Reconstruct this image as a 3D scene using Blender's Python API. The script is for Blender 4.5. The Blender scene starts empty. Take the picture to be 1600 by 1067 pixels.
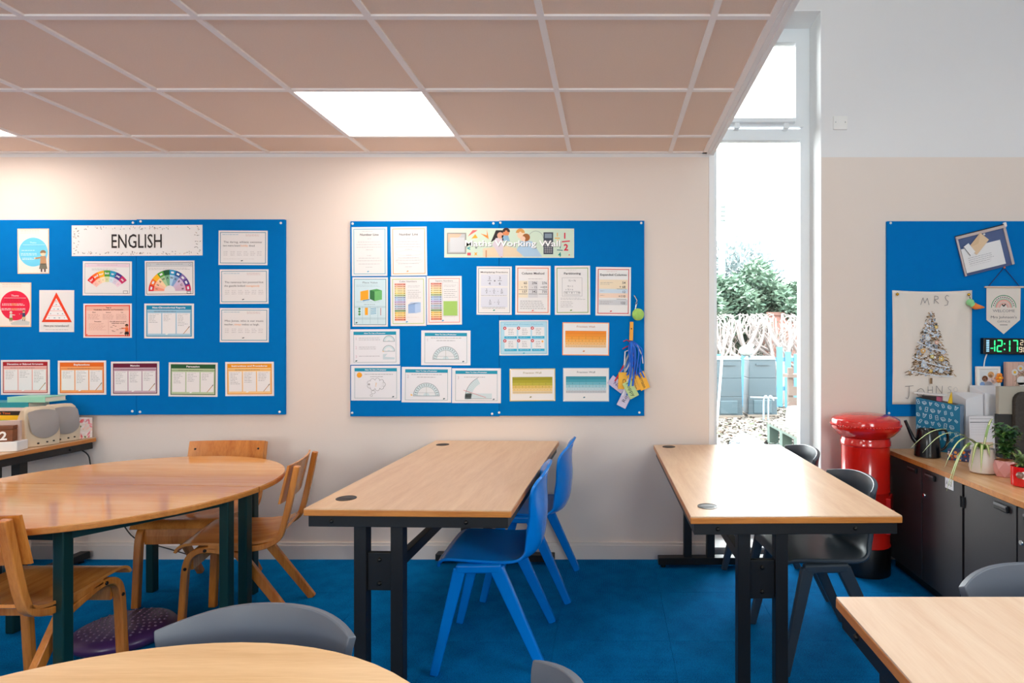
import bpy, bmesh, math, random
from mathutils import Vector, Matrix
PI = math.pi
S = bpy.context.scene
COL = S.collection
# ------------------------------------------------------------------ camera, world, exposure
F = 925.0                      # focal length in pixels of a 1600 px wide frame
CZ = 1.30                      # camera height
WALL = 3.55                    # distance of the back wall
cam_d = bpy.data.cameras.new('camera')
cam = bpy.data.objects.new('camera', cam_d); COL.objects.link(cam)
cam.location = (0, 0, CZ); cam.rotation_euler = (PI/2, 0, 0)
cam_d.sensor_width = 36; cam_d.lens = F/1600*36
cam_d.shift_x = -153/1600; cam_d.shift_y = 0
cam_d.clip_start = .05
S.camera = cam
S.view_settings.view_transform = 'Standard'; S.view_settings.look = 'None'
S.view_settings.gamma = 1; S.view_settings.use_curve_mapping = False
S.view_settings.exposure = 0.0
PANEL_EMIT = 11.5
SKY = 18.0
w = bpy.data.worlds.new('overcast_sky'); S.world = w; w.use_nodes = True
bg = w.node_tree.nodes['Background']
bg.inputs[0].default_value = (.955, .98, 1.0, 1); bg.inputs[1].default_value = SKY
S.cycles.use_denoising = True
S.cycles.max_bounces = 10; S.cycles.diffuse_bounces = 6; S.cycles.glossy_bounces = 4
S.cycles.sample_clamp_indirect = 6
S.cycles.caustics_reflective = False; S.cycles.caustics_refractive = False
def portal(loc, rot, sx, sy):
    l = bpy.data.lights.new('window_portal', 'AREA'); l.shape = 'RECTANGLE'; l.size = sx; l.size_y = sy
    l.cycles.is_portal = True
    o = bpy.data.objects.new('window_portal', l); COL.objects.link(o); o.location = loc; o.rotation_euler = rot
# ------------------------------------------------------------------ materials
def lin(c):
    return tuple(((v/255)/12.92 if v/255 <= .04045 else ((v/255+.055)/1.055)**2.4) for v in c)
MATS = {}
def mat(name, rgb, rough=.6, metal=0, spec=.5, coat=0, noise=0, nscale=30, bump=0, bscale=200, emit=None, es=0, sheen=0, trans=0):
    if name in MATS: return MATS[name]
    m = bpy.data.materials.new(name); m.use_nodes = True
    nt = m.node_tree; b = nt.nodes['Principled BSDF']
    c = lin(rgb)
    b.inputs['Base Color'].default_value = (*c, 1); b.inputs['Roughness'].default_value = rough
    b.inputs['Metallic'].default_value = metal; b.inputs['Specular IOR Level'].default_value = spec
    b.inputs['Coat Weight'].default_value = coat; b.inputs['Coat Roughness'].default_value = .08
    if sheen: b.inputs['Sheen Weight'].default_value = sheen
    if emit:
        b.inputs['Emission Color'].default_value = (*lin(emit), 1); b.inputs['Emission Strength'].default_value = es
    if noise or bump:
        tc = nt.nodes.new('ShaderNodeTexCoord')
    if noise:
        n = nt.nodes.new('ShaderNodeTexNoise'); n.inputs['Scale'].default_value = nscale; n.inputs['Detail'].default_value = 4
        nt.links.new(tc.outputs['Object'], n.inputs['Vector'])
        r = nt.nodes.new('ShaderNodeMix'); r.data_type = 'RGBA'
        r.inputs[6].default_value = (*[v*(1-noise) for v in c], 1); r.inputs[7].default_value = (*[min(1, v*(1+noise)) for v in c], 1)
        nt.links.new(n.outputs['Fac'], r.inputs[0]); nt.links.new(r.outputs[2], b.inputs['Base Color'])
    if bump:
        n2 = nt.nodes.new('ShaderNodeTexNoise'); n2.inputs['Scale'].default_value = bscale; n2.inputs['Detail'].default_value = 3
        nt.links.new(tc.outputs['Object'], n2.inputs['Vector'])
        bp = nt.nodes.new('ShaderNodeBump'); bp.inputs['Strength'].default_value = bump; bp.inputs['Distance'].default_value = .002
        nt.links.new(n2.outputs['Fac'], bp.inputs['Height']); nt.links.new(bp.outputs[0], b.inputs['Normal'])
    MATS[name] = m; return m
def wood(name, c0, c1, axis='y', rough=.35, coat=0, scale=1.0, spec=.5):
    if name in MATS: return MATS[name]
    m = bpy.data.materials.new(name); m.use_nodes = True
    nt = m.node_tree; b = nt.nodes['Principled BSDF']
    tc = nt.nodes.new('ShaderNodeTexCoord'); mp = nt.nodes.new('ShaderNodeMapping')
    s = {'x': (1.2, 14, 14), 'y': (14, 1.2, 14), 'z': (14, 14, 1.2)}[axis]
    mp.inputs['Scale'].default_value = tuple(v*scale for v in s)
    nt.links.new(tc.outputs['Object'], mp.inputs[0])
    n = nt.nodes.new('ShaderNodeTexNoise'); n.inputs['Scale'].default_value = 1.6; n.inputs['Detail'].default_value = 6; n.inputs['Roughness'].default_value = .6
    n.inputs['Distortion'].default_value = .6
    nt.links.new(mp.outputs[0], n.inputs['Vector'])
    n2 = nt.nodes.new('ShaderNodeTexNoise'); n2.inputs['Scale'].default_value = 14; n2.inputs['Detail'].default_value = 2
    nt.links.new(mp.outputs[0], n2.inputs['Vector'])
    mx = nt.nodes.new('ShaderNodeMath'); mx.operation = 'MULTIPLY_ADD'; mx.inputs[1].default_value = .35
    nt.links.new(n2.outputs['Fac'], mx.inputs[0]); nt.links.new(n.outputs['Fac'], mx.inputs[2])
    cr = nt.nodes.new('ShaderNodeValToRGB'); cr.color_ramp.elements[0].position = .45; cr.color_ramp.elements[1].position = .9
    cr.color_ramp.elements[0].color = (*lin(c0), 1); cr.color_ramp.elements[1].color = (*lin(c1), 1)
    nt.links.new(mx.outputs[0], cr.inputs[0]); nt.links.new(cr.outputs[0], b.inputs['Base Color'])
    b.inputs['Roughness'].default_value = rough; b.inputs['Coat Weight'].default_value = coat; b.inputs['Coat Roughness'].default_value = .05
    b.inputs['Specular IOR Level'].default_value = spec
    MATS[name] = m; return m
def attr_mat(name, rough, spec=.5, bump=0):
    m = bpy.data.materials.new(name); m.use_nodes = True
    nt = m.node_tree; b = nt.nodes['Principled BSDF']
    a = nt.nodes.new('ShaderNodeAttribute'); a.attribute_name = 'ink'
    nt.links.new(a.outputs['Color'], b.inputs['Base Color']); b.inputs['Roughness'].default_value = rough
    b.inputs['Specular IOR Level'].default_value = spec
    MATS[name] = m; return m
INK = attr_mat('printed_ink', .4, .3)
INK_CLOTH = attr_mat('cloth_ink', .9, .1)
INK_GLOW = None
M_WALL = mat('wall_paint', (232, 218, 207), .85, spec=.2, bump=.08, bscale=350)
M_WALLR = M_WALL
def two_tone(m, z, c):      # the wall is painted white above the height of the suspended ceiling
    nt = m.node_tree; b = nt.nodes['Principled BSDF']; ge = nt.nodes.new('ShaderNodeNewGeometry'); se = nt.nodes.new('ShaderNodeSeparateXYZ')
    gt = nt.nodes.new('ShaderNodeMath'); gt.operation = 'GREATER_THAN'; gt.inputs[1].default_value = z
    mx = nt.nodes.new('ShaderNodeMix'); mx.data_type = 'RGBA'; mx.inputs[6].default_value = b.inputs['Base Color'].default_value; mx.inputs[7].default_value = (*lin(c), 1)
    nt.links.new(ge.outputs['Position'], se.inputs[0]); nt.links.new(se.outputs['Z'], gt.inputs[0]); nt.links.new(gt.outputs[0], mx.inputs[0]); nt.links.new(mx.outputs[2], b.inputs['Base Color'])
two_tone(M_WALL, 2.405, (232, 230, 229))
M_REVEAL = mat('window_reveal_paint', (240, 240, 240), .6, spec=.3)
M_CEIL = mat('ceiling_tile_board', (242, 219, 200), .95, spec=.1, noise=.05, nscale=180, bump=.25, bscale=420)  # warm tint stands in for bounced light, put into the tile colour
M_RAIL = mat('ceiling_grid_white', (250, 243, 238), .5, spec=.3)
M_SKIRT = mat('skirting_paint', (226, 216, 208), .5, noise=.03, nscale=6)
M_UPVC = mat('white_window_plastic', (240, 244, 246), .3)
M_BOARD = mat('blue_felt_board', (0, 114, 188), .95, spec=.08, noise=.05, nscale=25, bump=.15, bscale=500)
M_WHITE = mat('white_plastic', (238, 236, 232), .4)
M_BLACK = mat('black_steel', (24, 23, 24), .45, spec=.4)
M_DGREEN = mat('dark_green_steel', (10, 48, 44), .35)
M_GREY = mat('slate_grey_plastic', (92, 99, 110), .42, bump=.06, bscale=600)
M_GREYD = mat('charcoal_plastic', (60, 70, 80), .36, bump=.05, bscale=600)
M_BLUEP = mat('blue_gloss_plastic', (0, 122, 214), .22, spec=.5)
M_CHROME = mat('chrome', (200, 200, 200), .2, metal=1)
M_BOLT = mat('dark_bolt_steel', (40, 38, 36), .35, metal=.7)
M_RED = mat('glossy_red_paint', (212, 28, 18), .16, spec=.6, coat=.5)
M_REDBLACK = mat('black_gloss_paint', (14, 12, 12), .3)
M_CAB = mat('dark_graphite_metal', (50, 46, 48), .42, spec=.4)
M_OAK = wood('beech_laminate', (214, 172, 132), (232, 196, 158), 'y', .34)
M_OAKX = wood('beech_laminate_cross', (226, 190, 158), (240, 212, 184), 'x', .4)
M_OAKR = wood('beech_laminate_satin', (212, 170, 132), (230, 196, 160), 'y', .30, spec=.6)
M_RTOP = wood('varnished_beech_top', (222, 150, 84), (238, 182, 118), 'x', .09, spec=.5)
M_RTOP2 = wood('pale_beech_top', (216, 172, 118), (236, 198, 148), 'x', .35)
M_EDGE = wood('varnished_edge', (176, 104, 40), (206, 134, 62), 'x', .35, scale=2)
M_CHAIRW = wood('varnished_plywood', (180, 100, 32), (216, 138, 60), 'z', .25, coat=.15)
M_SEATW = wood('varnished_plywood_seat', (186, 108, 40), (220, 146, 72), 'y', .22, coat=.2)
M_PLASTER = mat('white_trim_paint', (240, 238, 236), .5)
# ------------------------------------------------------------------ mesh builder
class MB:
    def __init__(s): s.v = []; s.f = []; s.c = []; s.col = None
    def add(s, vs, fs):
        n = len(s.v); s.v += [tuple(p) for p in vs]; s.f += [tuple(n+i for i in f) for f in fs]; s.c += [s.col]*len(fs)
        return s
    def hexa(s, p):   # 4 bottom, 4 top, both counter-clockwise seen from above
        return s.add(p, [(3, 2, 1, 0), (4, 5, 6, 7), (0, 1, 5, 4), (1, 2, 6, 5), (2, 3, 7, 6), (3, 0, 4, 7)])
    def box(s, x0, x1, y0, y1, z0, z1):
        return s.hexa([(x0, y0, z0), (x1, y0, z0), (x1, y1, z0), (x0, y1, z0), (x0, y0, z1), (x1, y0, z1), (x1, y1, z1), (x0, y1, z1)])
    def beam(s, p0, p1, w0, d0, w1=None, d1=None, up=(1, 0, 0)):   # tapered bar; w along 'up', d across
        p0 = Vector(p0); p1 = Vector(p1); w1 = w0 if w1 is None else w1; d1 = d0 if d1 is None else d1
        a = (p1-p0).normalized(); u = Vector(up); u = (u-a*u.dot(a)).normalized(); v = a.cross(u)
        r = []
        for p, w_, d_ in ((p0, w0, d0), (p1, w1, d1)):
            r += [p-u*w_/2-v*d_/2, p+u*w_/2-v*d_/2, p+u*w_/2+v*d_/2, p-u*w_/2+v*d_/2]
        return s.hexa(r)
    def tube(s, pts, r, n=8, cap=True):
        pts = [Vector(p) for p in pts]; rs = r if isinstance(r, (list, tuple)) else [r]*len(pts)
        vs = []; fs = []; prev = None
        for i, p in enumerate(pts):
            t = (pts[min(i+1, len(pts)-1)]-pts[max(i-1, 0)]).normalized()
            if prev is None:
                u = t.orthogonal().normalized()
            else:
                u = (prev-t*prev.dot(t)).normalized()
            prev = u; q = t.cross(u)
            for k in range(n):
                a = 2*PI*k/n; vs.append(p+(u*math.cos(a)+q*math.sin(a))*rs[i])
        for i in range(len(pts)-1):
            for k in range(n):
                fs.append((i*n+k, i*n+(k+1) % n, (i+1)*n+(k+1) % n, (i+1)*n+k))
        if cap:
            fs.append(tuple(range(n-1, -1, -1))); fs.append(tuple((len(pts)-1)*n+k for k in range(n)))
        return s.add(vs, fs)
    def lathe(s, prof, n=32, c=(0, 0), sx=1, sy=1):
        vs = []; fs = []
        for r, z in prof:
            for k in range(n):
                a = 2*PI*k/n; vs.append((c[0]+r*math.cos(a)*sx, c[1]+r*math.sin(a)*sy, z))
        for i in range(len(prof)-1):
            for k in range(n):
                fs.append((i*n+k, i*n+(k+1) % n, (i+1)*n+(k+1) % n, (i+1)*n+k))
        fs.append(tuple(range(n-1, -1, -1))); fs.append(tuple((len(prof)-1)*n+k for k in range(n)))
        return s.add(vs, fs)
    def prism(s, pts, z0, z1):    # pts counter-clockwise in xy
        n = len(pts)
        vs = [(x, y, z0) for x, y in pts]+[(x, y, z1) for x, y in pts]
        return s.add(vs, [tuple(range(n-1, -1, -1)), tuple(range(n, 2*n))]+[(i, (i+1) % n, n+(i+1) % n, n+i) for i in range(n)])
    def strip(s, path, x0, x1, th):  # bent strip: path in (y,z), extruded in x, thickness th
        n = len(path); vs = []
        for i, (y, z) in enumerate(path):
            a = Vector(path[max(i-1, 0)]); b = Vector(path[min(i+1, n-1)]); t = (b-a).normalized()
            nx, nz = -t.y*th/2, t.x*th/2
            vs += [(x0, y-nx, z-nz), (x1, y-nx, z-nz), (x1, y+nx, z+nz), (x0, y+nx, z+nz)]
        fs = [(3, 2, 1, 0), tuple(4*(n-1)+k for k in range(4))]
        for i in range(n-1):
            for k in range(4):
                fs.append((4*i+k, 4*i+(k+1) % 4, 4*(i+1)+(k+1) % 4, 4*(i+1)+k))
        return s.add(vs, fs)
    def ball(s, c, r, n=12, m=8, sq=(1, 1, 1)):
        prof = [(max(r*math.sin(PI*i/m), r*.02), -r*math.cos(PI*i/m)) for i in range(m+1)]
        k0 = len(s.v); s.lathe(prof, n)
        for i in range(k0, len(s.v)):
            x, y, z = s.v[i]; s.v[i] = (c[0]+x*sq[0], c[1]+y*sq[1], c[2]+z*sq[2])
        return s
    def build(s, name, m, parent=None, loc=None, rot=None, bevel=0, smooth=None, seg=2, kind=None, label=None, fixn=True):
        me = bpy.data.meshes.new(name); me.from_pydata(s.v, [], s.f)
        if fixn:
            b = bmesh.new(); b.from_mesh(me); bmesh.ops.recalc_face_normals(b, faces=b.faces); b.to_mesh(me); b.free()
        if any(c is not None for c in s.c):
            at = me.color_attributes.new('ink', 'FLOAT_COLOR', 'CORNER')
            for p, c in zip(me.polygons, s.c):
                cc = (*lin(c or (255, 255, 255)), 1)
                for li in p.loop_indices: at.data[li].color = cc
        me.materials.append(m)
        o = bpy.data.objects.new(name, me); COL.objects.link(o)
        if parent is not None: o.parent = parent
        if loc: o.location = loc
        if rot: o.rotation_euler = rot
        if smooth is not None:
            for p in me.polygons: p.use_smooth = True
            me.set_sharp_from_angle(angle=math.radians(smooth))
        if bevel:
            md = o.modifiers.new('bevel', 'BEVEL'); md.width = bevel; md.segments = seg; md.limit_method = 'ANGLE'; md.angle_limit = math.radians(40)
            if smooth is None:
                for p in me.polygons: p.use_smooth = True
                me.set_sharp_from_angle(angle=math.radians(30))
                md.harden_normals = True
        if kind: o['kind'] = kind
        if label: o['label'] = label
        return o
def tag(o, label, cat, group=None):
    o['label'] = label; o['category'] = cat
    if group: o['group'] = group
    return o
def thing(name, label, cat, loc=(0, 0, 0), rz=0, group=None, rot=None):
    o = bpy.data.objects.new(name, None); COL.objects.link(o); o.empty_display_size = .1
    o.location = loc; o.rotation_euler = rot or (0, 0, rz)
    return tag(o, label, cat, group)
def struct(o): o['kind'] = 'structure'; return o
def dup(root, loc, rz, label, group=None, rot=None):
    r = root.copy(); COL.objects.link(r); r.location = loc; r.rotation_euler = rot or (0, 0, rz); r['label'] = label
    if group: r['group'] = group
    for ch in list(root.children):
        c = ch.copy(); COL.objects.link(c); c.parent = r
        for g in list(ch.children):
            d = g.copy(); COL.objects.link(d); d.parent = c
    return r
def spline(pts, n):   # catmull-rom through points of any dimension
    out = []; m = len(pts)
    for j in range(n):
        t = j/(n-1)*(m-1); i = min(int(t), m-2); u = t-i
        p0, p1, p2, p3 = pts[max(i-1, 0)], pts[i], pts[i+1], pts[min(i+2, m-1)]
        out.append(tuple(.5*((2*b)+(-a+c)*u+(2*a-5*b+4*c-d)*u*u+(-a+3*b-3*c+d)*u**3) for a, b, c, d in zip(p0, p1, p2, p3)))
    return out
def X(px, Y): return (px-953)/F*Y
def Z(py, Y): return CZ-(py-533)/F*Y
# ------------------------------------------------------------------ flat print (posters, labels): drawn in millimetre-like units, y down
TXT = {}
def text_mesh(s, bold=0):
    k = (s, bold)
    if k in TXT: return TXT[k]
    cu = bpy.data.curves.new('t', 'FONT'); cu.body = s; cu.resolution_u = 2; cu.offset = bold
    o = bpy.data.objects.new('t', cu)
    me = o.to_mesh()
    vs = [(v.co.x, v.co.y) for v in me.vertices]; fs = [tuple(p.vertices) for p in me.polygons]
    o.to_mesh_clear(); bpy.data.objects.remove(o); bpy.data.curves.remove(cu)
    if vs:
        x0 = min(v[0] for v in vs); x1 = max(v[0] for v in vs)
        vs = [(v[0]-x0, v[1]) for v in vs]; wd = x1-x0
    else: wd = 0
    TXT[k] = (vs, fs, wd); return TXT[k]
U = WALL/F     # size on the wall of one pixel of the photograph: the unit of the drawings
class Print:
    def __init__(s, unit=U, step=.00025): s.u = unit; s.st = step; s.b = MB(); s.L = 1
    def _add(s, pts, fs, c, L):
        s.b.col = c; L = s.L if L is None else L
        s.b.add([(x*s.u, -L*s.st, -y*s.u) for x, y in pts], fs)
    def poly(s, pts, c, L=None):
        a = sum(pts[i][0]*pts[(i+1) % len(pts)][1]-pts[(i+1) % len(pts)][0]*pts[i][1] for i in range(len(pts)))
        if a > 0: pts = pts[::-1]
        s._add(pts, [tuple(range(len(pts)))], c, L)
    def rect(s, x, y, w_, h, c, L=None): s.poly([(x, y), (x+w_, y), (x+w_, y+h), (x, y+h)], c, L)
    def frame(s, x, y, w_, h, t, c, L=None):
        s.rect(x, y, w_, t, c, L); s.rect(x, y+h-t, w_, t, c, L); s.rect(x, y+t, t, h-2*t, c, L); s.rect(x+w_-t, y+t, t, h-2*t, c, L)
    def circ(s, x, y, r, c, L=None, n=28, ry=None):
        ry = ry or r; s.poly([(x+r*math.cos(2*PI*k/n), y+ry*math.sin(2*PI*k/n)) for k in range(n)], c, L)
    def band(s, x, y, r0, r1, a0, a1, c, L=None, n=8):   # degrees, 0 right, 90 up
        for k in range(n):
            a = math.radians(a0+(a1-a0)*k/n); b = math.radians(a0+(a1-a0)*(k+1)/n)
            s.poly([(x+r0*math.cos(a), y-r0*math.sin(a)), (x+r1*math.cos(a), y-r1*math.sin(a)), (x+r1*math.cos(b), y-r1*math.sin(b)), (x+r0*math.cos(b), y-r0*math.sin(b))], c, L)
    def line(s, x0, y0, x1, y1, t, c, L=None):
        dx, dy = x1-x0, y1-y0; l = math.hypot(dx, dy) or 1; nx, ny = -dy/l*t/2, dx/l*t/2
        s.poly([(x0+nx, y0+ny), (x1+nx, y1+ny), (x1-nx, y1-ny), (x0-nx, y0-ny)], c, L)
    def text(s, t, x, y, cap, c, L=None, align='c', wd=None, bold=0, rot=0):
        vs, fs, w0 = text_mesh(t, bold)
        if not vs: return
        k = cap/.72; kx = wd/w0 if wd else k
        ox = {'c': -w0*kx/2, 'l': 0, 'r': -w0*kx}[align]; ca, sa = math.cos(math.radians(rot)), math.sin(math.radians(rot))
        pts = []
        for a, b in vs:
            px, py = ox+a*kx, -b*k
            pts.append((x+px*ca+py*sa, y-px*sa+py*ca))
        s._add(pts, fs, c, 4 if L is None else L)
    def greek(s, x, y, w_, n, dy, c, t=.55, seed=0, L=None, full=.75):
        rr = random.Random(seed)
        for i in range(n):
            end = x+w_*(full+(1-full)*rr.random()); q = x
            while q < end-.5:
                l = min(rr.uniform(1.5, 5), end-q); s.rect(q, y+i*dy, l, t, c, 3 if L is None else L); q += l+.8
    def build(s, parent, m=None, loc=None, rot=None, name='printed_face'):
        return s.b.build(name, m or INK, parent, loc, rot, fixn=False)
# ------------------------------------------------------------------ room shell
XL, XR, YB, CE, HI = -4.3, 3.45, -3.3, 2.434, 3.6
EDGE = .60                      # where the suspended ceiling stops
def holed(us, vs, holes, th, place):
    """wall plate with rectangular holes; place(u, v, d) -> point, d = 0 room side .. th outside"""
    b = MB(); idx = {}
    def P(i, j, k):
        if (i, j, k) not in idx: idx[(i, j, k)] = len(b.v); b.v.append(place(us[i], vs[j], th*k))
        return idx[(i, j, k)]
    nu, nv = len(us)-1, len(vs)-1
    solid = lambda i, j: 0 <= i < nu and 0 <= j < nv and (i, j) not in holes
    for i in range(nu):
        for j in range(nv):
            if not solid(i, j): continue
            for k in (0, 1): b.f.append((P(i, j, k), P(i+1, j, k), P(i+1, j+1, k), P(i, j+1, k))); b.c.append(None)
            for di, dj, e in ((-1, 0, ((i, j), (i, j+1))), (1, 0, ((i+1, j), (i+1, j+1))), (0, -1, ((i, j), (i+1, j))), (0, 1, ((i, j+1), (i+1, j+1)))):
                if not solid(i+di, j+dj):
                    (a, c), (d, f) = e; b.f.append((P(a, c, 0), P(d, f, 0), P(d, f, 1), P(a, c, 1))); b.c.append(None)
    return b
WX0, WX1, WZ0, WZ1 = .622, 1.268, .06, 3.285
struct(holed([XL, WX0, WX1, XR], [0, WZ0, WZ1, HI], {(1, 1)}, .32, lambda u, v, d: (u, WALL+d, v)).build('wall_back', M_WALL))
struct(holed([YB, -.7, 1.1, WALL], [0, 2.1, 3.3, HI], {(1, 1)}, .3, lambda u, v, d: (XR+d, u, v)).build('wall_right', M_WALLR))
struct(holed([XL, -3.2, -1.8, .74, 1.84, XR], [0, 1.0, 2.2, 3.3, HI], {(1, 1), (3, 1), (3, 2)}, .3, lambda u, v, d: (u, YB-d, v)).build('wall_front', M_WALL))
struct(MB().box(XL-.2, XL, YB, WALL, 0, HI).build('wall_left', M_WALL))
struct(MB().box(XL-.2, XR+.3, YB-.3, WALL+.32, HI, HI+.2).build('ceiling', M_PLASTER))
portal((.945, WALL+.3, 1.7), (-PI/2, 0, 0), .64, 3.2)
portal((XR+.28, .2, 2.7), (0, PI/2, 0), 1.2, 1.8)
portal((1.29, YB-.28, 2.15), (PI/2, 0, 0), 1.1, 2.3)
portal((-2.5, YB-.28, 1.7), (PI/2, 0, 0), 1.4, 1.0)
# carpet tiles
def carpet_mat(name, c0, c1):
    m = bpy.data.materials.new(name); m.use_nodes = True; nt = m.node_tree; b = nt.nodes['Principled BSDF']
    tc = nt.nodes.new('ShaderNodeTexCoord')
    n = nt.nodes.new('ShaderNodeTexNoise'); n.inputs['Scale'].default_value = 260; n.inputs['Detail'].default_value = 3
    wv = nt.nodes.new('ShaderNodeTexWave'); wv.inputs['Scale'].default_value = 60; wv.inputs['Distortion'].default_value = 3; wv.inputs['Detail'].default_value = 3; wv.inputs['Detail Scale'].default_value = 6
    n3 = nt.nodes.new('ShaderNodeTexNoise'); n3.inputs['Scale'].default_value = 9; n3.inputs['Detail'].default_value = 4
    for x in (n, wv, n3): nt.links.new(tc.outputs['Object'], x.inputs['Vector'])
    a = nt.nodes.new('ShaderNodeMath'); a.operation = 'MULTIPLY_ADD'; a.inputs[1].default_value = .35
    nt.links.new(wv.outputs['Fac'], a.inputs[0]); nt.links.new(n.outputs['Fac'], a.inputs[2])
    a2 = nt.nodes.new('ShaderNodeMath'); a2.operation = 'MULTIPLY_ADD'; a2.inputs[1].default_value = .4
    nt.links.new(n3.outputs['Fac'], a2.inputs[0]); nt.links.new(a.outputs[0], a2.inputs[2])
    cr = nt.nodes.new('ShaderNodeValToRGB'); cr.color_ramp.elements[0].position = .58; cr.color_ramp.elements[1].position = 1.0
    cr.color_ramp.elements[0].color = (*lin(c0), 1); cr.color_ramp.elements[1].color = (*lin(c1), 1)
    nt.links.new(a2.outputs[0], cr.inputs[0]); nt.links.new(cr.outputs[0], b.inputs['Base Color'])
    bp = nt.nodes.new('ShaderNodeBump'); bp.inputs['Strength'].default_value = .5; bp.inputs['Distance'].default_value = .003
    nt.links.new(a.outputs[0], bp.inputs['Height']); nt.links.new(bp.outputs[0], b.inputs['Normal'])
    b.inputs['Roughness'].default_value = .95; b.inputs['Specular IOR Level'].default_value = .03; b.inputs['Sheen Weight'].default_value = .0
    return m
M_CARPET = carpet_mat('blue_loop_carpet', (0, 50, 98), (0, 126, 194))
floor = struct(MB().box(XL, XR, YB, WALL, -.06, -.006).build('floor', M_CARPET))
tile0 = None
for j in range(5):
    for i in range(-9, 6):
        x, y = .26+.5*i+.25, 2.57+.5*(j-3)+.25
        x0, x1, y1 = max(x-.25, XL), min(x+.25, XR), min(y+.25, WALL)
        full = x1-x0 > .499 and y1-(y-.25) > .499
        if full and tile0: o = tile0.copy(); COL.objects.link(o)
        else:
            o = MB().box(x0-x+.0007, x1-x-.0007, -.2493, y1-y-.0007, -.006, 0).build('carpet_tile', M_CARPET, bevel=0)
            if full: tile0 = o
        o.parent = floor; o.location = (x, y, 0); o.rotation_euler = (0, 0, PI/2*((i+j) % 2) if full else 0)
struct(MB().box(XL, XR, YB, 1.07, -.006, 0).build('floor.001', M_CARPET))
# skirting
sk = MB()
for a, b_ in ((XL, WX0), (WX1, XR)):
    sk.box(a, b_, WALL-.018, WALL, 0, .082); sk.box(a, b_, WALL-.012, WALL, .082, .098)
struct(sk.build('baseboard_back', M_SKIRT))
# suspended ceiling: grid rails and lay-in tiles
sus = struct(MB().box(XL, EDGE+.02, YB, WALL, CE+.03, CE+.06).build('ceiling.001', M_PLASTER))
gx = [.36-.6*k for k in range(8)]; gy = [3.262-.6*k for k in range(11)]
for x in gx: MB().box(x-.012, x+.012, YB, WALL, CE-.008, CE+.012).build('grid_rail', M_RAIL, sus)
for y in gy: MB().box(XL, EDGE-.02, y-.012, y+.012, CE-.0075, CE+.010).build('grid_rail', M_RAIL, sus)
MB().box(XL, EDGE-.02, WALL-.022, WALL, CE-.0078, CE+.010).build('grid_rail', M_RAIL, sus)
MB().box(EDGE-.045, EDGE-.02, YB, WALL, CE-.0078, CE+.010).build('grid_rail', M_RAIL, sus)
lights = {(2, 0), (6, 0), (2, 4), (6, 4), (2, 8), (6, 8)}
ft = None; nl = 0
for i, x in enumerate([.96]+gx):          # tile to the left of each rail x; i = 0 is the cut strip by the edge
    for j, y in enumerate([3.862]+gy):
        xr_, yr_ = min(x, EDGE-.02), min(y, WALL); xl_, yl_ = max(x-.6, XL), max(y-.6, YB)
        if i == 0: xl_ = .36
        if xr_-xl_ < .05 or yr_-yl_ < .05: continue
        full = i > 0 and xr_-xl_ > .59 and yr_-yl_ > .59
        cx, cy = (xl_+xr_)/2, (yl_+yr_)/2
        if (i-1, j-1) in lights:
            vis = j == 1
            lab = (['square lit ceiling panel above the gap between the two long blue boards', 'square lit ceiling panel cut off at the picture edge over the lettered English board'][nl] if vis
                   else 'square lit ceiling panel recessed in the tile grid behind the viewpoint')
            t = thing('ceiling_light', lab, 'light panel', (cx, cy, CE), 0, 'lit panels in the ceiling grid')
            if vis: nl += 1
            b = MB()
            for s_ in (-1, 1):
                b.box(-.298, .298, min(s_*.298, s_*.285), max(s_*.298, s_*.285), -.003, .02); b.box(min(s_*.298, s_*.285), max(s_*.298, s_*.285), -.285, .285, -.003, .02)
            b.build('frame', M_RAIL, t)
            MB().box(-.285, .285, -.285, .285, 0, .02).build('diffuser', mat('panel_light', (255, 252, 248), .5, emit=(255, 244, 234), es=PANEL_EMIT), t)
            continue
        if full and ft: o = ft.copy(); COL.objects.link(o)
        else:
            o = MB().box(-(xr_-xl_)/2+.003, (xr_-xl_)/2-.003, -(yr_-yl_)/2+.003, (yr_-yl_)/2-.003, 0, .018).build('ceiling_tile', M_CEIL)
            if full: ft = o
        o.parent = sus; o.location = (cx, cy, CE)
struct(MB().box(EDGE-.02, EDGE, YB, WALL, CE-.012, CE+.05).build('trim_1', M_PLASTER))
struct(MB().box(EDGE, EDGE+.02, YB, WALL, CE-.02, HI).build('wall_bulkhead', M_PLASTER))
# tall window
def window(n, frames, pane, glass):
    wn = bpy.data.objects.new('window_%d' % n, None); COL.objects.link(wn); wn['kind'] = 'structure'
    frames.build('window_frame', M_UPVC, wn)
    pane.build('pane', glass, wn)
    return wn
g = bpy.data.materials.new('clear_glass'); g.use_nodes = True; nt = g.node_tree; nt.nodes.clear()
out = nt.nodes.new('ShaderNodeOutputMaterial'); tr = nt.nodes.new('ShaderNodeBsdfTransparent'); gl = nt.nodes.new('ShaderNodeBsdfGlossy'); gl.inputs['Roughness'].default_value = 0
fr = nt.nodes.new('ShaderNodeFresnel'); fr.inputs[0].default_value = 1.35; mx = nt.nodes.new('ShaderNodeMixShader')
tr.inputs[0].default_value = (.96, .985, .98, 1)
nt.links.new(fr.outputs[0], mx.inputs[0]); nt.links.new(tr.outputs[0], mx.inputs[1]); nt.links.new(gl.outputs[0], mx.inputs[2]); nt.links.new(mx.outputs[0], out.inputs[0])
FY = WALL+.20
f = MB()
f.box(WX0, WX0+.055, FY, FY+.06, WZ0, WZ1); f.box(WX1-.062, WX1, FY, FY+.06, WZ0, WZ1)
IA, IB = WX0+.055, WX1-.062
f.box(IA, IB, FY, FY+.06, WZ1-.06, WZ1); f.box(IA, IB, FY, FY+.06, WZ0, WZ0+.06); f.box(IA, IB, FY, FY+.06, 2.575, 2.645)
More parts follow.
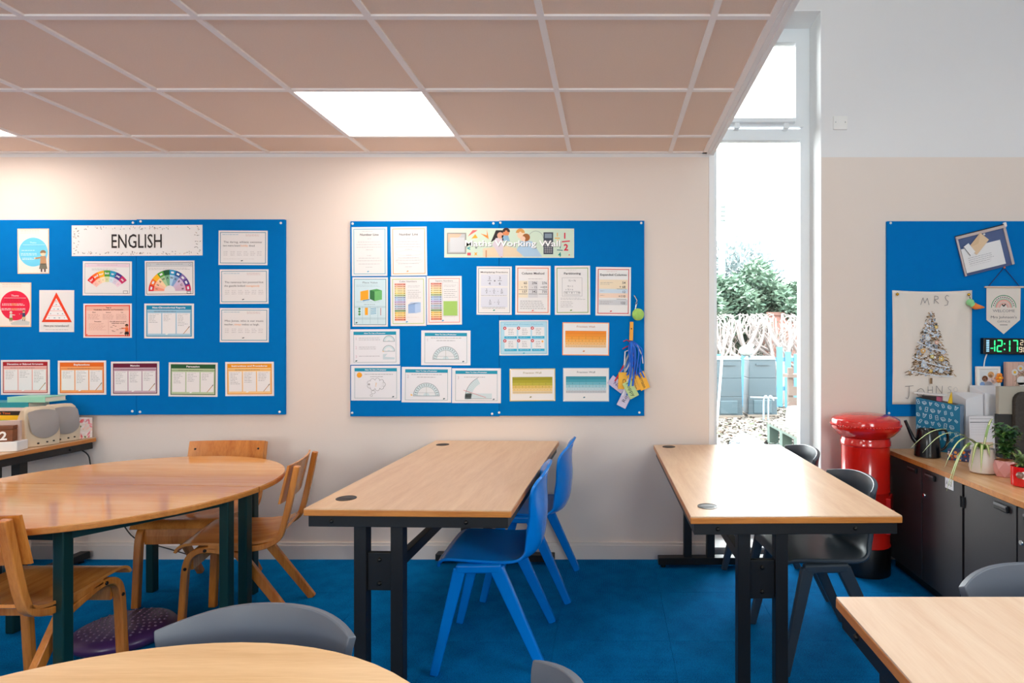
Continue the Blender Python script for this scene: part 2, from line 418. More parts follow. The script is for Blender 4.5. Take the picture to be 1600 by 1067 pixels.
win = window(1, f, MB().box(WX0+.05, WX1-.055, FY+.03, FY+.034, WZ0+.05, 2.58), g)
f2 = MB(); a0, a1, z0, z1 = WX0+.04, WX1-.048, 2.655, WZ1-.045
f2.box(a0, a0+.05, FY-.02, FY+.04, z0, z1); f2.box(a1-.05, a1, FY-.02, FY+.04, z0, z1); f2.box(a0+.05, a1-.05, FY-.02, FY+.04, z1-.055, z1); f2.box(a0+.05, a1-.05, FY-.02, FY+.04, z0, z0+.05)
f2.build('opening_sash', M_UPVC, win)
MB().box(a0+.04, a1-.04, FY+.012, FY+.016, z0+.04, z1-.04).build('pane', g, win)
MB().box(a0+.08, a1-.06, FY-.06, FY-.015, z0+.012, z0+.042).build('handle_rail', M_UPVC, win, bevel=.006)
MB().box(a0+.12, a0+.15, FY-.05, FY-.0, z0-.02, z0+.02).build('hinge', M_UPVC, win); MB().box(a1-.13, a1-.10, FY-.05, FY, z0-.02, z0+.02).build('hinge', M_UPVC, win)
# reveal lining
rv = MB(); rv.box(WX1-.004, WX1, WALL-.001, FY, WZ0, WZ1); rv.box(WX0, WX0+.004, WALL-.001, FY, WZ0, WZ1); rv.box(WX0, WX1, WALL-.001, FY, WZ1-.004, WZ1); rv.box(WX0, WX1, WALL-.02, FY, WZ0-.001, WZ0+.012)
rv.build('reveal', M_REVEAL, win)
MB().box(WX0-.028, WX0+.003, WALL-.006, WALL+.001, .1, 2.43).build('corner_bead', M_REVEAL, win)
# unseen windows, added and sized for the daylight they bring in
def unseen_window(n, horiz, c, a0, a1, z0, z1, bars):
    f = MB()
    def bx(u0, u1, v0, v1):
        if horiz: f.box(u0, u1, c, c+.06, v0, v1)
        else: f.box(c, c+.06, u0, u1, v0, v1)
    bx(a0, a1, z0, z0+.06); bx(a0, a1, z1-.06, z1)
    for k in range(bars+2):
        u = a0+.03+(a1-a0-.06)*k/(bars+1); bx(u-.03, u+.03, z0, z1)
    p = MB(); (p.box(a0, a1, c+.03, c+.034, z0, z1) if horiz else p.box(c+.03, c+.034, a0, a1, z0, z1))
    window(n, f, p, g)
unseen_window(2, False, XR+.15, -.7, 1.1, 2.1, 3.3, 1)
unseen_window(3, True, YB-.18, .74, 1.84, 1.0, 3.3, 1)
unseen_window(4, True, YB-.18, -3.2, -1.8, 1.0, 2.2, 1)
# ------------------------------------------------------------------ tables
def rect_table(label, loc, rz, w=.735, l=1.45, h=.71, m=None, name='classroom_table', grom=(.085, .14, 1.30), group='rectangular classroom tables'):
    t = thing(name, label, 'table', loc, rz, group)
    top = MB().box(0, w, 0, l, h-.004, h).build('tabletop', m or M_OAK, t)
    MB().box(-.0015, w+.0015, -.0015, l+.0015, h-.026, h-.004).build('edge_band', M_EDGE, t, bevel=.003)
    b = MB()
    b.box(.012, w-.012, .008, .05, h-.066, h-.026); b.box(.012, w-.012, l-.05, l-.008, h-.066, h-.026)
    b.box(.012, .042, .05, l-.05, h-.066, h-.026); b.box(w-.042, w-.012, .05, l-.05, h-.066, h-.026)
    b.build('frame', M_BLACK, t, bevel=.002)
    for y0, d in ((.022, 1), (l-.067, -1)):
        for x0 in (.168, .300):
            MB().box(x0, x0+.045, y0, y0+.045, .055, h-.066).build('leg', M_BLACK, t, bevel=.003)
        MB().box(.213, .300, y0+.012, y0+.033, h-.30, h-.165).build('leg_plate', M_BLACK, t, bevel=.002)
        MB().box(.02, w-.02, y0-.006, y0+.051, .018, .058).build('foot', M_BLACK, t, bevel=.003)
        for x in (.05, w-.05): MB().lathe([(.014, 0), (.014, .012), (.006, .013), (.006, .02)], 10, (x, y0+.022)).build('glide', M_BLACK, t)
        pass
        fy = .008 if d == 1 else l-.008
        bo = MB()
        for x, z in ((.095, h-.046), (w-.16, h-.046)): bo.ball((x, fy, z), .008, 8, 5)
        for z in (h-.19, h-.275): bo.ball((.2565, y0+.012 if d == 1 else y0+.033, z), .008, 8, 5)
        bo.build('bolts', M_BOLT, t, smooth=60)
    MB().box(.240, .273, .035, l-.035, h-.285, h-.24).build('stretcher', M_BLACK, t, bevel=.003)
    for y in grom[1:]:
        gr = MB().lathe([(.037, h), (.037, h+.0015), (.034, h+.002), (.0335, h+.0008), (.002, h+.0008)], 28, (grom[0], y)).build('cable_port', M_BOLT, t, smooth=30)
        MB().box(grom[0]-.026, grom[0]+.022, y-.012, y+.006, h+.001, h+.0018).build('port_lid', M_BLACK, gr)
    return t
rect_table('long beech table in the centre with two blue chairs on its right side', (-1.081, 2.09, 0), -.030, .735, 1.44, .71)
rect_table('long beech table reflecting daylight, its far end at the tall window', (.280, 2.045, 0), .016, .735, 1.42, .695, m=M_OAKR, grom=(.08, .125, 1.355))
fr_t = rect_table('beech table cut off at the bottom right of the picture, grey chair behind it', (.523, 1.368, 0), -PI/2, .735, 1.44, .71, m=M_OAKX, grom=(.085, 1.30, 1.30))
rect_table('brown-edged side desk by the wall carrying speakers and stacked books', (-3.065, 2.795, 0), PI/2, .735, 1.45, .73, m=M_OAK, name='side_desk', grom=(.6, 1.3, 1.3), group='side desk')
def half_round(label, loc, rz, r=.64, h=.68):
    t = thing('half_round_table', label, 'table', loc, rz, 'half round tables pushed together')
    n = 40; arc = [(r*math.cos(PI*k/n), r*math.sin(PI*k/n)) for k in range(n+1)]
    ins = [(max(-r+.002, min(r-.002, x*.997)), max(.001, y*.997)) for x, y in arc]
    MB().prism(ins, h-.003, h).build('tabletop', M_RTOP, t)
    MB().prism([(x, max(y, .0008)) for x, y in arc], h-.024, h-.003).build('edge_band', M_EDGE, t, bevel=.004)
    L = [(-.535, .055), (.535, .055), (-.27, .50), (.27, .50)]
    b = MB()
    for (x0, y0), (x1, y1) in ((L[0], L[1]), (L[1], L[3]), (L[3], L[2]), (L[2], L[0])):
        b.beam((x0, y0, h-.045), (x1, y1, h-.045), .04, .022, up=(0, 0, 1))
    b.build('frame', M_DGREEN, t)
    for x, y in L: MB().box(x-.02, x+.02, y-.02, y+.02, 0, h-.026).build('leg', M_DGREEN, t, bevel=.005)
    return t
half_round('rear half of the glossy round table by the wall, a wooden chair behind it', (-2.138, 2.569, 0), -.05)
half_round('front half of the glossy round table by the wall, joined along its straight edge', (-2.138, 2.563, 0), PI-.05)
t = thing('round_table', 'pale round wooden table cut off by the bottom edge, grey chair behind it', 'table', (-.735, .585, 0), 0)
h = .70; r = .60
MB().lathe([(r-.004, h-.003), (r-.004, h)], 72).build('tabletop', M_RTOP2, t)
MB().lathe([(r-.003, h-.024), (r, h-.021), (r, h-.006), (r-.003, h-.003)], 72).build('edge_band', M_EDGE, t, smooth=50)
for k in range(4):
    a = PI/4+k*PI/2; MB().box(-.02, .02, -.02, .02, 0, h-.024).build('leg', M_DGREEN, t, loc=(.5*math.cos(a), .5*math.sin(a), 0), rot=(0, 0, a), bevel=.005)
b = MB()
for k in range(4):
    a, c = PI/4+k*PI/2, PI/4+(k+1)*PI/2; b.beam((.5*math.cos(a), .5*math.sin(a), h-.045), (.5*math.cos(c), .5*math.sin(c), h-.045), .04, .022, up=(0, 0, 1))
b.build('frame', M_DGREEN, t)
# ------------------------------------------------------------------ moulded plastic chairs (forward = +y)
def shells(m, parent, seat, back, nu, n1, n2, th, hole=None, arch=0.0):
    """one continuous moulding, delivered as two parts that meet without a step"""
    k0 = len(seat)-1; full = seat+back[1:]
    A_ = spline(full, 400); cut = int(k0/(len(full)-1)*399)
    P = [A_[round(cut*j/(n1-1))] for j in range(n1)]+[A_[cut+round((399-cut)*j/(n2-1))] for j in range(1, n2)]
    nv = len(P); G = []
    for j, (y, z, hw, up, fw) in enumerate(P):      # up / fw: how far the side edges turn up or forward
        row = []
        for i in range(nu+1):
            u = -1+2*i/nu; k = abs(u)**2.6
            row.append(Vector((u*hw, y+fw*k, z+up*k-(arch*u*u*max(0, (j/(nv-1)-.8)/.2)))))
        G.append(row)
    N = [[(G[j][min(i+1, nu)]-G[j][max(i-1, 0)]).cross(G[min(j+1, nv-1)][i]-G[max(j-1, 0)][i]).normalized() for i in range(nu+1)] for j in range(nv)]
    for name, j0, j1, joint in (('seat', 0, n1-1, n1-1), ('backrest', n1-1, nv-1, n1-1)):
        idx = {}; vs = []; fs = []
        def V(i, j, s_):
            if (i, j, s_) not in idx: idx[(i, j, s_)] = len(vs); vs.append(tuple(G[j][i]+N[j][i]*th*.5*s_))
            return idx[(i, j, s_)]
        cells = [(i, j) for j in range(j0, j1) for i in range(nu) if not (hole and name == 'backrest' and hole[0] <= j-j0 < hole[1] and hole[2] <= i < hole[3])]
        cs_ = set(cells)
        for i, j in cells:
            for s_ in (1, -1): fs.append((V(i, j, s_), V(i+1, j, s_), V(i+1, j+1, s_), V(i, j+1, s_)))
            for di, dj, e in ((-1, 0, ((i, j), (i, j+1))), (1, 0, ((i+1, j), (i+1, j+1))), (0, -1, ((i, j), (i+1, j))), (0, 1, ((i, j+1), (i+1, j+1)))):
                if (i+di, j+dj) in cs_ or (dj and e[0][1] == joint): continue
                (a, c), (d, f_) = e; fs.append((V(a, c, 1), V(d, f_, 1), V(d, f_, -1), V(a, c, -1)))
        b_ = MB(); b_.add(vs, fs); b_.build(name, m, parent, smooth=50, bevel=th*.32)
def splayed_leg(s, top, foot, m, t, w0=.045, w1=.032, d0=.030, d1=.026):
    return MB().beam((s*top[0], top[1], top[2]), (s*foot[0], foot[1], foot[2]), d0, w0, d1, w1).build('leg', m, t, bevel=.007)
def plastic_chair(label, kind, loc, rz):
    m = M_BLUEP if kind == 'blue' else (M_GREY if kind == 'grey' else M_GREYD)
    t = thing('plastic_chair', label, 'chair', loc, rz, 'blue plastic chairs' if kind == 'blue' else 'grey plastic chairs')
    if kind == 'blue':
        seat = [(.222, .408, .165, -.006, 0), (.214, .432, .178, -.006, 0), (.18, .443, .188, -.004, 0), (.09, .436, .196, .0, 0), (-.02, .424, .198, .006, 0), (-.10, .418, .196, .016, .01), (-.152, .430, .193, .03, .03), (-.178, .470, .190, .02, .05), (-.188, .53, .188, .01, .055)]
        back = [(-.188, .53, .188, .01, .055), (-.192, .60, .19, 0, .05), (-.188, .67, .194, -.002, .042), (-.19, .72, .194, -.008, .036), (-.198, .755, .184, -.018, .03), (-.212, .785, .16, -.026, .022)]
        shells(m, t, seat, back, 22, 26, 22, .012, hole=(15, 18, 6, 16))
    else:
        seat = [(.215, .405, .168, -.006, 0), (.208, .428, .180, -.006, 0), (.17, .438, .190, -.004, 0), (.09, .432, .198, .004, 0), (-.02, .420, .200, .012, 0), (-.10, .414, .198, .02, .01), (-.150, .428, .195, .03, .03), (-.174, .470, .190, .02, .05), (-.186, .53, .188, .01, .055)]
        back = [(-.186, .53, .188, .01, .055), (-.192, .60, .192, 0, .06), (-.194, .66, .200, 0, .068), (-.198, .70, .206, -.004, .072), (-.204, .735, .210, -.012, .074)]
        shells(m, t, seat, back, 22, 26, 16, .018, arch=.018)
    for s_ in (-1, 1):
        x0 = .196
        MB().beam((s_*x0, .145, .409), (s_*x0, -.035, .409), .034, .036).build('side_rail', m, t, bevel=.010)
        splayed_leg(s_, (x0, .128, .41), (.215, .225, 0), m, t, .05, .034)
        splayed_leg(s_, (x0, -.015, .41), (.213, -.205, 0), m, t, .055, .036)
        MB().beam((s_*.19, .05, .398), (s_*.06, .05, .41), .05, .02, .03, .012, up=(0, 1, 0)).build('rib', m, t, bevel=.004)
    return t
RF = PI/2          # turns forward (+y) to -x
blue = plastic_chair('blue plastic chair, nearer of two at the centre table', 'blue', (-.465, 2.525, 0), RF+.02)
dup(blue, (-.40, 3.16, 0), RF-.05, 'blue plastic chair against the wall end of the centre table')
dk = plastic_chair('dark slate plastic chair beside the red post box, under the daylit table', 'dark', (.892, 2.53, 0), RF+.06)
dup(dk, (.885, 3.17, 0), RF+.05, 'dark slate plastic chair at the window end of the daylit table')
gy_ = plastic_chair('grey plastic chair tucked behind the pale round table at the bottom edge', 'grey', (-.735, 1.075, 0), PI-.06)
dup(gy_, (1.065, 1.31, 0), PI+.02, 'grey plastic chair standing in front of the dark cupboards')
dup(gy_, (-.235, .88, 0), RF+.15, 'grey plastic chair of which only a backrest corner shows at the bottom edge')
# ------------------------------------------------------------------ bent plywood chairs (forward = +y)
def wood_chair(label, loc, rz):
    t = thing('plywood_chair', label, 'chair', loc, rz, 'bent plywood chairs')
    sp = spline([(-.185, .432), (-.14, .412), (-.06, .404), (.03, .408), (.12, .418), (.18, .420), (.212, .408), (.224, .388)], 22)
    MB().strip(sp, -.20, .20, .011).build('seat', M_SEATW, t, smooth=35)
    bp = [(-.262+.012*math.cos(PI*0), .72)]
    # backrest: a panel bowed across its width
    b = MB(); n = 12
    for k in range(n+1):
        u = -1+2*k/n; x = .205*u; bow = .022*u*u
        for z, y in ((.572, -.205), (.742, -.243)):
            b.v += [(x, y+bow-.005, z), (x, y+bow+.005, z)]
    for k in range(n):
        a, c = 4*k, 4*(k+1)
        b.f += [(a, c, c+2, a+2), (a+1, a+3, c+3, c+1), (a+2, c+2, c+3, a+3), (a, a+1, c+1, c)]; b.c += [None]*4
    b.f += [(0, 2, 3, 1), (4*n, 4*n+1, 4*n+3, 4*n+2)]; b.c += [None]*2
    bk = b.build('backrest', M_CHAIRW, t, smooth=40)
    sc = MB()
    for x in (-.172, .172):
        for z in (.70,): sc.ball((x, -.212, z), .006, 8, 4)
    sc.build('screws', M_BOLT, bk, smooth=60)
    for s_ in (-1, 1):
        x0, x1 = sorted((s_*.166, s_*.200))
        fp = spline([(-.252, .735), (-.238, .66), (-.218, .56), (-.198, .47), (-.178, .418), (-.135, .390), (-.08, .380), (-.02, .386), (.05, .396), (.10, .402)], 30)
        MB().strip(fp, x0, x1, .026).build('back_frame', M_CHAIRW, t, bevel=.004, smooth=30)
        lp = spline([(-.045, .345), (.02, .368), (.09, .388), (.14, .386), (.172, .362), (.186, .32), (.192, .26), (.200, .13), (.208, 0)], 30)
        fl = MB().strip(lp, x0, x1, .026).build('leg', M_CHAIRW, t, bevel=.004, smooth=30)
        bo = MB()
        for y, z in ((.187, .315), (.12, .389)): bo.lathe([(.009, 0), (.009, .004), (.005, .006)], 10)
        # bolts on the outer face
        bo = MB()
        for y, z in ((.185, .315), (.11, .388)): bo.ball((s_*.201, y, z), .0075, 8, 5, (.6, 1, 1))
        bo.build('bolts', M_BOLT, fl, smooth=60)
        MB().beam((s_*.150, .02, .392), (s_*.160, -.245, 0), .028, .042, .026, .034).build('leg', M_CHAIRW, t, bevel=.004)
    MB().strip(spline([(.17, .30), (.172, .34), (.165, .38)], 5), -.166, .166, .012).build('front_rail', M_CHAIRW, t)
    MB().box(-.166, .166, -.03, -.006, .33, .375).build('cross_rail', M_CHAIRW, t)
    return t
w1 = wood_chair('bent plywood chair at the left picture edge, nearest of the wooden chairs', (-2.10, 2.125, 0), 0)
dup(w1, (-1.71, 2.80, 0), RF+.26, 'bent plywood chair at the right end of the round table')
dup(w1, (-2.135, 3.10, 0), PI+.04, 'bent plywood chair against the wall behind the round table')
# ------------------------------------------------------------------ notice boards
BT = .020
BY = WALL-BT                     # front face of the boards
def board(label, x0, x1, y0, y1, seam, screws):
    t = thing('notice_board', label, 'notice board', (X(x0, BY), WALL-.0006, Z(y1, BY)), 0, 'blue felt notice boards')
    ox, oz = X(x0, BY), Z(y1, BY)
    segs = [(x0, seam, 0), (seam, x1, 2)] if seam else [(x0, x1, 0)]
    for a, b_, dy in segs:
        MB().box(X(a, BY)-ox+.0008, X(b_, BY)-ox-.0008, -BT, 0, dy*U*.4, Z(y0-dy*.4, BY)-oz).build('board_panel', M_BOARD, t, bevel=.0015)
    for px, py in screws:
        MB().lathe([(.0072, 0), (.0072, .002), (.004, .0045), (.001, .005)], 10).build('screw_cap', M_WHITE, t, loc=(X(px, BY)-ox, -BT, Z(py, BY)-oz), rot=(PI/2, 0, 0))
    return t
board('blue felt board with the white lettered English banner', -70, 445, 343, 648, 213, [(208, 347.5), (220, 345.5), (439, 348), (207, 642), (219, 643), (437, 643), (-60, 348), (-60, 642)])
board('blue felt board under the picture banner for maths', 547, 1007, 345, 650, 780, [(551, 349), (771, 348.5), (782, 347.5), (1002, 348), (550.5, 644.5), (769, 646), (780, 644), (999, 644)])
board('blue felt board behind the red post box and plants', 1386, 1740, 345, 650, 0, [(1391.5, 348), (1389, 645), (1734, 348)])
PAPER = (234, 231, 229)
GREYT = (120, 118, 120)
pcount = [0]
def poster(name, label, x0, y0, x1, y1, draw, paper=PAPER, tilt=None, group='posters on the English board', tacks=False, cat='poster'):
    pcount[0] += 1
    rr = random.Random(pcount[0]*7)
    w_, h_ = x1-x0, y1-y0; cx, cy = (x0+x1)/2, (y0+y1)/2
    o = MB(); b = o
    # a laminated sheet, lifting a little at the lower edge
    n = 6; W2, H2 = w_*U/2, h_*U/2; lift = rr.uniform(.001, .005)
    for k in range(n+1):
        u = k/n; z = H2-2*H2*u; d = -.0012-lift*u**3*0
        b.v += [(-W2, d, z), (W2, d, z), (-W2, d+.0012, z), (W2, d+.0012, z)]
    for k in range(n):
        a, c = 4*k, 4*(k+1)
        b.f += [(a, c, c+1, a+1), (a+2, a+3, c+3, c+2), (a, a+2, c+2, c), (a+1, c+1, c+3, a+3)]; b.c += [None]*4
    b.f += [(0, 1, 3, 2), (4*n, 4*n+2, 4*n+3, 4*n+1)]; b.c += [None]*2
    m = mat('paper_%d_%d_%d' % paper, paper, .32, spec=.35)
    s = b.build(name, m)
    s.location = (X(cx, BY), BY-.0006, Z(cy, BY)); s.rotation_euler = (math.radians(.0), math.radians(tilt if tilt is not None else rr.uniform(-.5, .5)), 0)
    tag(s, label, cat, group)
    p = Print(); draw(p, w_, h_)
    p.build(s, loc=(-w_*U/2, -.0013, h_*U/2))
    cb = MB()
    for sx in (-1, 1):
        for sz in (-1, 1):
            if rr.random() < .6: cb.ball((sx*(W2-.006), -.003, sz*(H2-.005)), .004, 6, 4, (1, .5, 1))
    if cb.v: cb.build('tack', M_WHITE, s, smooth=80, kind='stuff')
    return s
EN = 'posters on the English board'; MA = 'posters on the maths board'
W = (245, 244, 243)
def figure(p, x, y, s, hair, top, skirt, skin=(232, 190, 160), arm=1):   # small printed person, s px tall
    p.circ(x, y+s*.13, s*.12, skin, 5); p.band(x, y+s*.12, s*.02, s*.14, 0, 180, hair, 6)
    p.poly([(x-s*.12, y+s*.26), (x+s*.12, y+s*.26), (x+s*.14, y+s*.62), (x-s*.14, y+s*.62)], top, 5)
    p.line(x+s*.1*arm, y+s*.32, x+s*.36*arm, y+s*.36, s*.07, top, 5); p.circ(x+s*.38*arm, y+s*.35, s*.04, skin, 6)
    p.poly([(x-s*.14, y+s*.60), (x+s*.14, y+s*.60), (x+s*.19, y+s*.84), (x-s*.19, y+s*.84)], skirt, 5)
    for d in (-.08, .08): p.line(x+d*s, y+s*.84, x+d*s, y+s*.98, s*.06, (60, 40, 40), 5)
def d_circle(col, kids):
    def d(p, w_, h):
        p.frame(0, 0, w_, h, 1.4, (246, 204, 164)); p.greek(5, 3.2, w_-12, 1, 2, (214, 180, 150), .5, 1); p.greek(5, 6.5, w_-12, 1, 2, (226, 196, 170), .4, 1)
        cx, cy, r_ = w_/2, h*.52, w_*.46
        p.circ(cx, cy, r_, col, 1, 48)
        if kids:
            p.text('Theme', cx, cy-r_+9, 3, (255, 240, 240)); p.rect(cx-17, cy-r_+11, 34, .6, (255, 200, 205), 2)
            p.greek(cx-16, cy-11, 32, 3, 2.4, (190, 10, 45), .6, 3); p.greek(cx-20, cy-3, 40, 2, 2, (255, 226, 226), .8, 4); p.greek(cx-5, cy-3, 10, 2, 2, (255, 190, 120), .8, 6, 4)
            p.greek(cx-21, cy+4.5, 42, 2, 2, (255, 226, 226), .8, 5); p.greek(cx-5, cy+4.5, 9, 2, 2, (255, 180, 110), .8, 6, 4)
            p.poly([(18, h-6), (34, h-12), (48, h-8), (47, h-3), (20, h-3)], (205, 205, 200), 2)
            figure(p, 19, h-24, 16, (226, 220, 214), (226, 220, 214), (150, 140, 70)); figure(p, 39, h-26, 17, (110, 90, 50), (60, 80, 110), (220, 196, 150), arm=-1)
        else:
            p.text('Theme', cx, cy-r_+9, 2.6, (225, 248, 255)); p.rect(cx-16, cy-r_+11, 34, .5, (205, 240, 250), 2); p.greek(cx-17, cy-11, 34, 2, 2, (110, 190, 220), .5, 2)
            p.greek(cx-18, cy-3, 26, 1, 2, (225, 248, 255), .8, 1); p.greek(cx-19, cy+2, 30, 2, 2.2, (225, 248, 255), .8, 3); p.greek(cx-17, cy+9, 20, 2, 2, (225, 248, 255), .9, 4)
            figure(p, w_-9, h-36, 34, (150, 120, 90), (196, 150, 110), (120, 116, 100), (240, 214, 180), arm=-1)
    return d
poster('poster', 'cream poster with a light blue circle and a small cartoon woman', 28, 357, 77, 427, d_circle((112, 208, 238), False), (246, 232, 222), group=EN)
poster('poster', 'cream poster with a crimson circle and two running children, at the left edge', -1, 441, 49, 510, d_circle((234, 30, 70), True), (246, 232, 220), group=EN)
def d_tri(p, w_, h):
    p.poly([(w_*.49, h*.05), (w_*.07, h*.765), (w_*.94, h*.765)], (236, 62, 20), 1); p.poly([(w_*.49, h*.19), (w_*.18, h*.705), (w_*.83, h*.705)], (240, 238, 238), 2)
    rr = random.Random(3)
    for k, yy in enumerate((.28, .38, .49, .60)):
        wd = (yy-.14)*w_*.62; p.rect(w_*.5-wd, h*yy, 2*wd, .6, (238, 150, 140), 3)
    for yy, n in ((.26, 1), (.35, 1), (.46, 2), (.57, 3), (.67, 4)):
        for k in range(n): p.rect(w_*.5+(k-(n-1)/2)*8-1+rr.uniform(-2, 2), h*yy-1, rr.uniform(1.2, 3), 1.2, (150, 160, 166), 3)
    p.text('Have you remembered?', w_*.5, h*.875, 3.4, (50, 48, 50), wd=w_*.72); p.greek(w_*.18, h*.94, w_*.66, 1, 2, (150, 150, 150), .5, 2)
poster('poster', 'white poster with a red warning triangle', 62, 453, 116, 518, d_tri, group=EN)
def d_english(p, w_, h):
    p.text('ENGLISH', w_*.498, h*.74, 22, (38, 30, 30), wd=78, bold=.006)
    rr = random.Random(11); cs = [(40, 36, 36), (120, 110, 100), (170, 150, 130), (200, 150, 130), (90, 90, 88), (150, 146, 140)]
    def leaf(x, y, a, l):
        p.poly([(x-l*math.cos(a), y-l*math.sin(a)), (x+.5*math.sin(a), y-.5*math.cos(a)), (x+l*math.cos(a), y+l*math.sin(a)), (x-.5*math.sin(a), y+.5*math.cos(a))], rr.choice(cs), 2)
    for k in range(105):
        x = rr.uniform(3, w_-3); leaf(x, rr.choice([rr.uniform(2, 6.5), rr.uniform(h-6.5, h-2)]), rr.uniform(0, PI), rr.uniform(.9, 2.2))
    for k in range(34):
        y = rr.uniform(4, h-4); leaf(rr.choice([rr.uniform(3, 12), rr.uniform(w_-12, w_-3)]), y, rr.uniform(-.7, .7), rr.uniform(1, 2.4))
poster('poster', 'long white banner reading ENGLISH with a leaf sprig border', 113, 351.5, 316, 399, d_english, (238, 236, 234), -.3, EN)
RB = [(228, 40, 36), (242, 106, 32), (250, 178, 26), (76, 160, 60), (30, 150, 190), (70, 40, 130), (200, 40, 100)]
LT = [(248, 190, 176), (252, 206, 178), (252, 228, 190), (216, 220, 160), (206, 226, 236), (216, 206, 222), (236, 208, 220)]
def d_fan(p, w_, h):
    p.frame(3, 3, w_-6, h-6, .6, (150, 156, 160)); p.rect(3.6, 3.6, w_-7.2, 5.6, (232, 210, 218), 1); p.greek(22, 5.4, 32, 1, 2, (196, 160, 176), .6, 2); p.greek(14, 11.5, 48, 2, 1.8, (170, 170, 174), .45, 3)
    for x in (7, w_-7): p.circ(x, 6.4, 1.7, (236, 190, 204), 2, 12); p.circ(x, 6.4, 1.1, (240, 226, 230), 3, 12)
    cx, cy = w_*.498, h*.98; a0, st = 143, 74/7*1.0
    for k, wd in enumerate(['for', 'and', 'nor', 'but', 'or', 'yet', 'so']):
        a1 = a0-k*15.2+16; b1 = a1-15.2
        a1, b1 = 144-k*15.4, 144-(k+1)*15.4
        p.band(cx, cy, 28.5, 38, b1, a1, RB[k], 1, 4); p.band(cx, cy, 20, 28.5, b1, a1, LT[k], 1, 4)
        m_ = math.radians((a1+b1)/2); p.text(wd, cx+32*math.cos(m_), cy-32*math.sin(m_), 3.4, W, 3, rot=math.degrees(m_)-90, bold=.03)
        p.text('fanboys'[k].upper(), cx+23*math.cos(m_), cy-23*math.sin(m_), 1.8, (90, 90, 90), 3, rot=math.degrees(m_)-90)
    p.frame(w_-13, h-7.5, 7, 4.5, .5, (60, 60, 66), 2)
poster('poster', 'white sheet with a shallow rainbow arc of joining words', 130, 408, 206, 461, d_fan, group=EN)
def d_fan2(p, w_, h):
    p.frame(2.2, 2.2, w_-4.4, h-4.4, .7, (84, 84, 90)); p.rect(3, 3, w_-6, 6.6, (206, 208, 210), 1); p.greek(18, 5, 42, 1, 2, (140, 144, 148), .6, 2); p.greek(6, 11.5, w_-12, 2, 1.8, (160, 160, 164), .45, 3, full=.9)
    for x in (7, w_-7): p.circ(x, 6.2, 1.8, (150, 154, 158), 2, 12); p.circ(x, 6.2, 1.2, (225, 226, 228), 3, 12)
    cx, cy = w_*.5, h*.87
    A = [(222, 30, 36), (244, 110, 34), (252, 184, 24), (84, 164, 54), (14, 86, 50), (26, 150, 196), (20, 80, 150), (130, 104, 170), (80, 60, 140), (200, 34, 90)]
    B = [(246, 156, 130), (250, 196, 166), (252, 214, 170), (176, 212, 160), (120, 178, 140), (176, 214, 236), (130, 170, 214), (206, 190, 218), (212, 184, 206), (214, 180, 200)]
    for k in range(10):
        a1, b1 = 180-18*k, 162-18*k
        p.band(cx, cy, 25, 33, b1, a1, A[k], 1, 4); p.band(cx, cy, 8.5, 25, b1, a1, B[k], 1, 4); p.band(cx, cy, 27.4, 30.4, b1+4.5, a1-4.5, (236, 238, 240), 2, 2) if k not in (4, 2) else None
        m_ = math.radians((a1+b1)/2); p.text('ISAWAWABUB'[k], cx+19*math.cos(m_), cy-19*math.sin(m_), 3.4, (40, 36, 40), 3, rot=math.degrees(m_)-90, bold=.02)
    p.frame(w_-12, h-6.5, 6.5, 4, .7, (30, 30, 34), 2)
poster('poster', 'white sheet with a half-circle rainbow wheel of letters', 227, 407, 304, 461, d_fan2, group=EN)
def d_vgp(p, w_, h):
    p.frame(2.6, 2.2, w_-5.2, h-4.4, 1.6, (232, 62, 30)); p.rect(4.2, 3.8, w_-8.4, h-7.6, (246, 204, 188), 1); p.rect(4.2, 3.8, w_-8.4, 7, (240, 180, 160), 2)
    p.text('Year 6', w_*.52, 7.2, 2.2, (50, 20, 16), bold=.02); p.text('Vocabulary, Grammar and Punctuation', w_*.52, 10.2, 1.8, (90, 30, 24), wd=46, bold=.02)
    for x, t_ in ((.22, 'Word'), (.52, 'Sentence'), (.8, 'Text')): p.text(t_, w_*x, 14.2, 1.5, (110, 50, 40), bold=.02); p.greek(w_*x-9, 16.5, 19, 5, 1.8, (196, 140, 124), .4, int(x*99))
    p.text('Punctuation', w_*.3, 28.6, 1.6, (110, 50, 40), bold=.02); p.greek(w_*.3-14, 31, 27, 6, 1.9, (206, 150, 134), .4, 9); p.rect(w_*.515, 26, .4, 21, (220, 160, 140), 2)
    p.text('Can talk about my work', w_*.72, 28.6, 1.6, (100, 40, 30), bold=.02, wd=26); p.text('using these words:', w_*.72, 31.2, 1.6, (100, 40, 30), wd=20, bold=.02)
    rr = random.Random(4)
    for k in range(10): p.rect(w_*.54+rr.uniform(0, 20), 33.5+k*1.35, rr.uniform(3, 5), .6, (150, 90, 76), 3)
    figure(p, w_-7.5, h-21, 19, (40, 24, 20), (240, 110, 50), (40, 30, 34), (200, 120, 70), arm=-1); p.circ(5.5, h-5, 1, (232, 62, 30), 3, 8)
poster('poster', 'white-edged coral poster with a red frame and a pointing cartoon figure', 131, 474, 206, 527, d_vgp, group=EN)
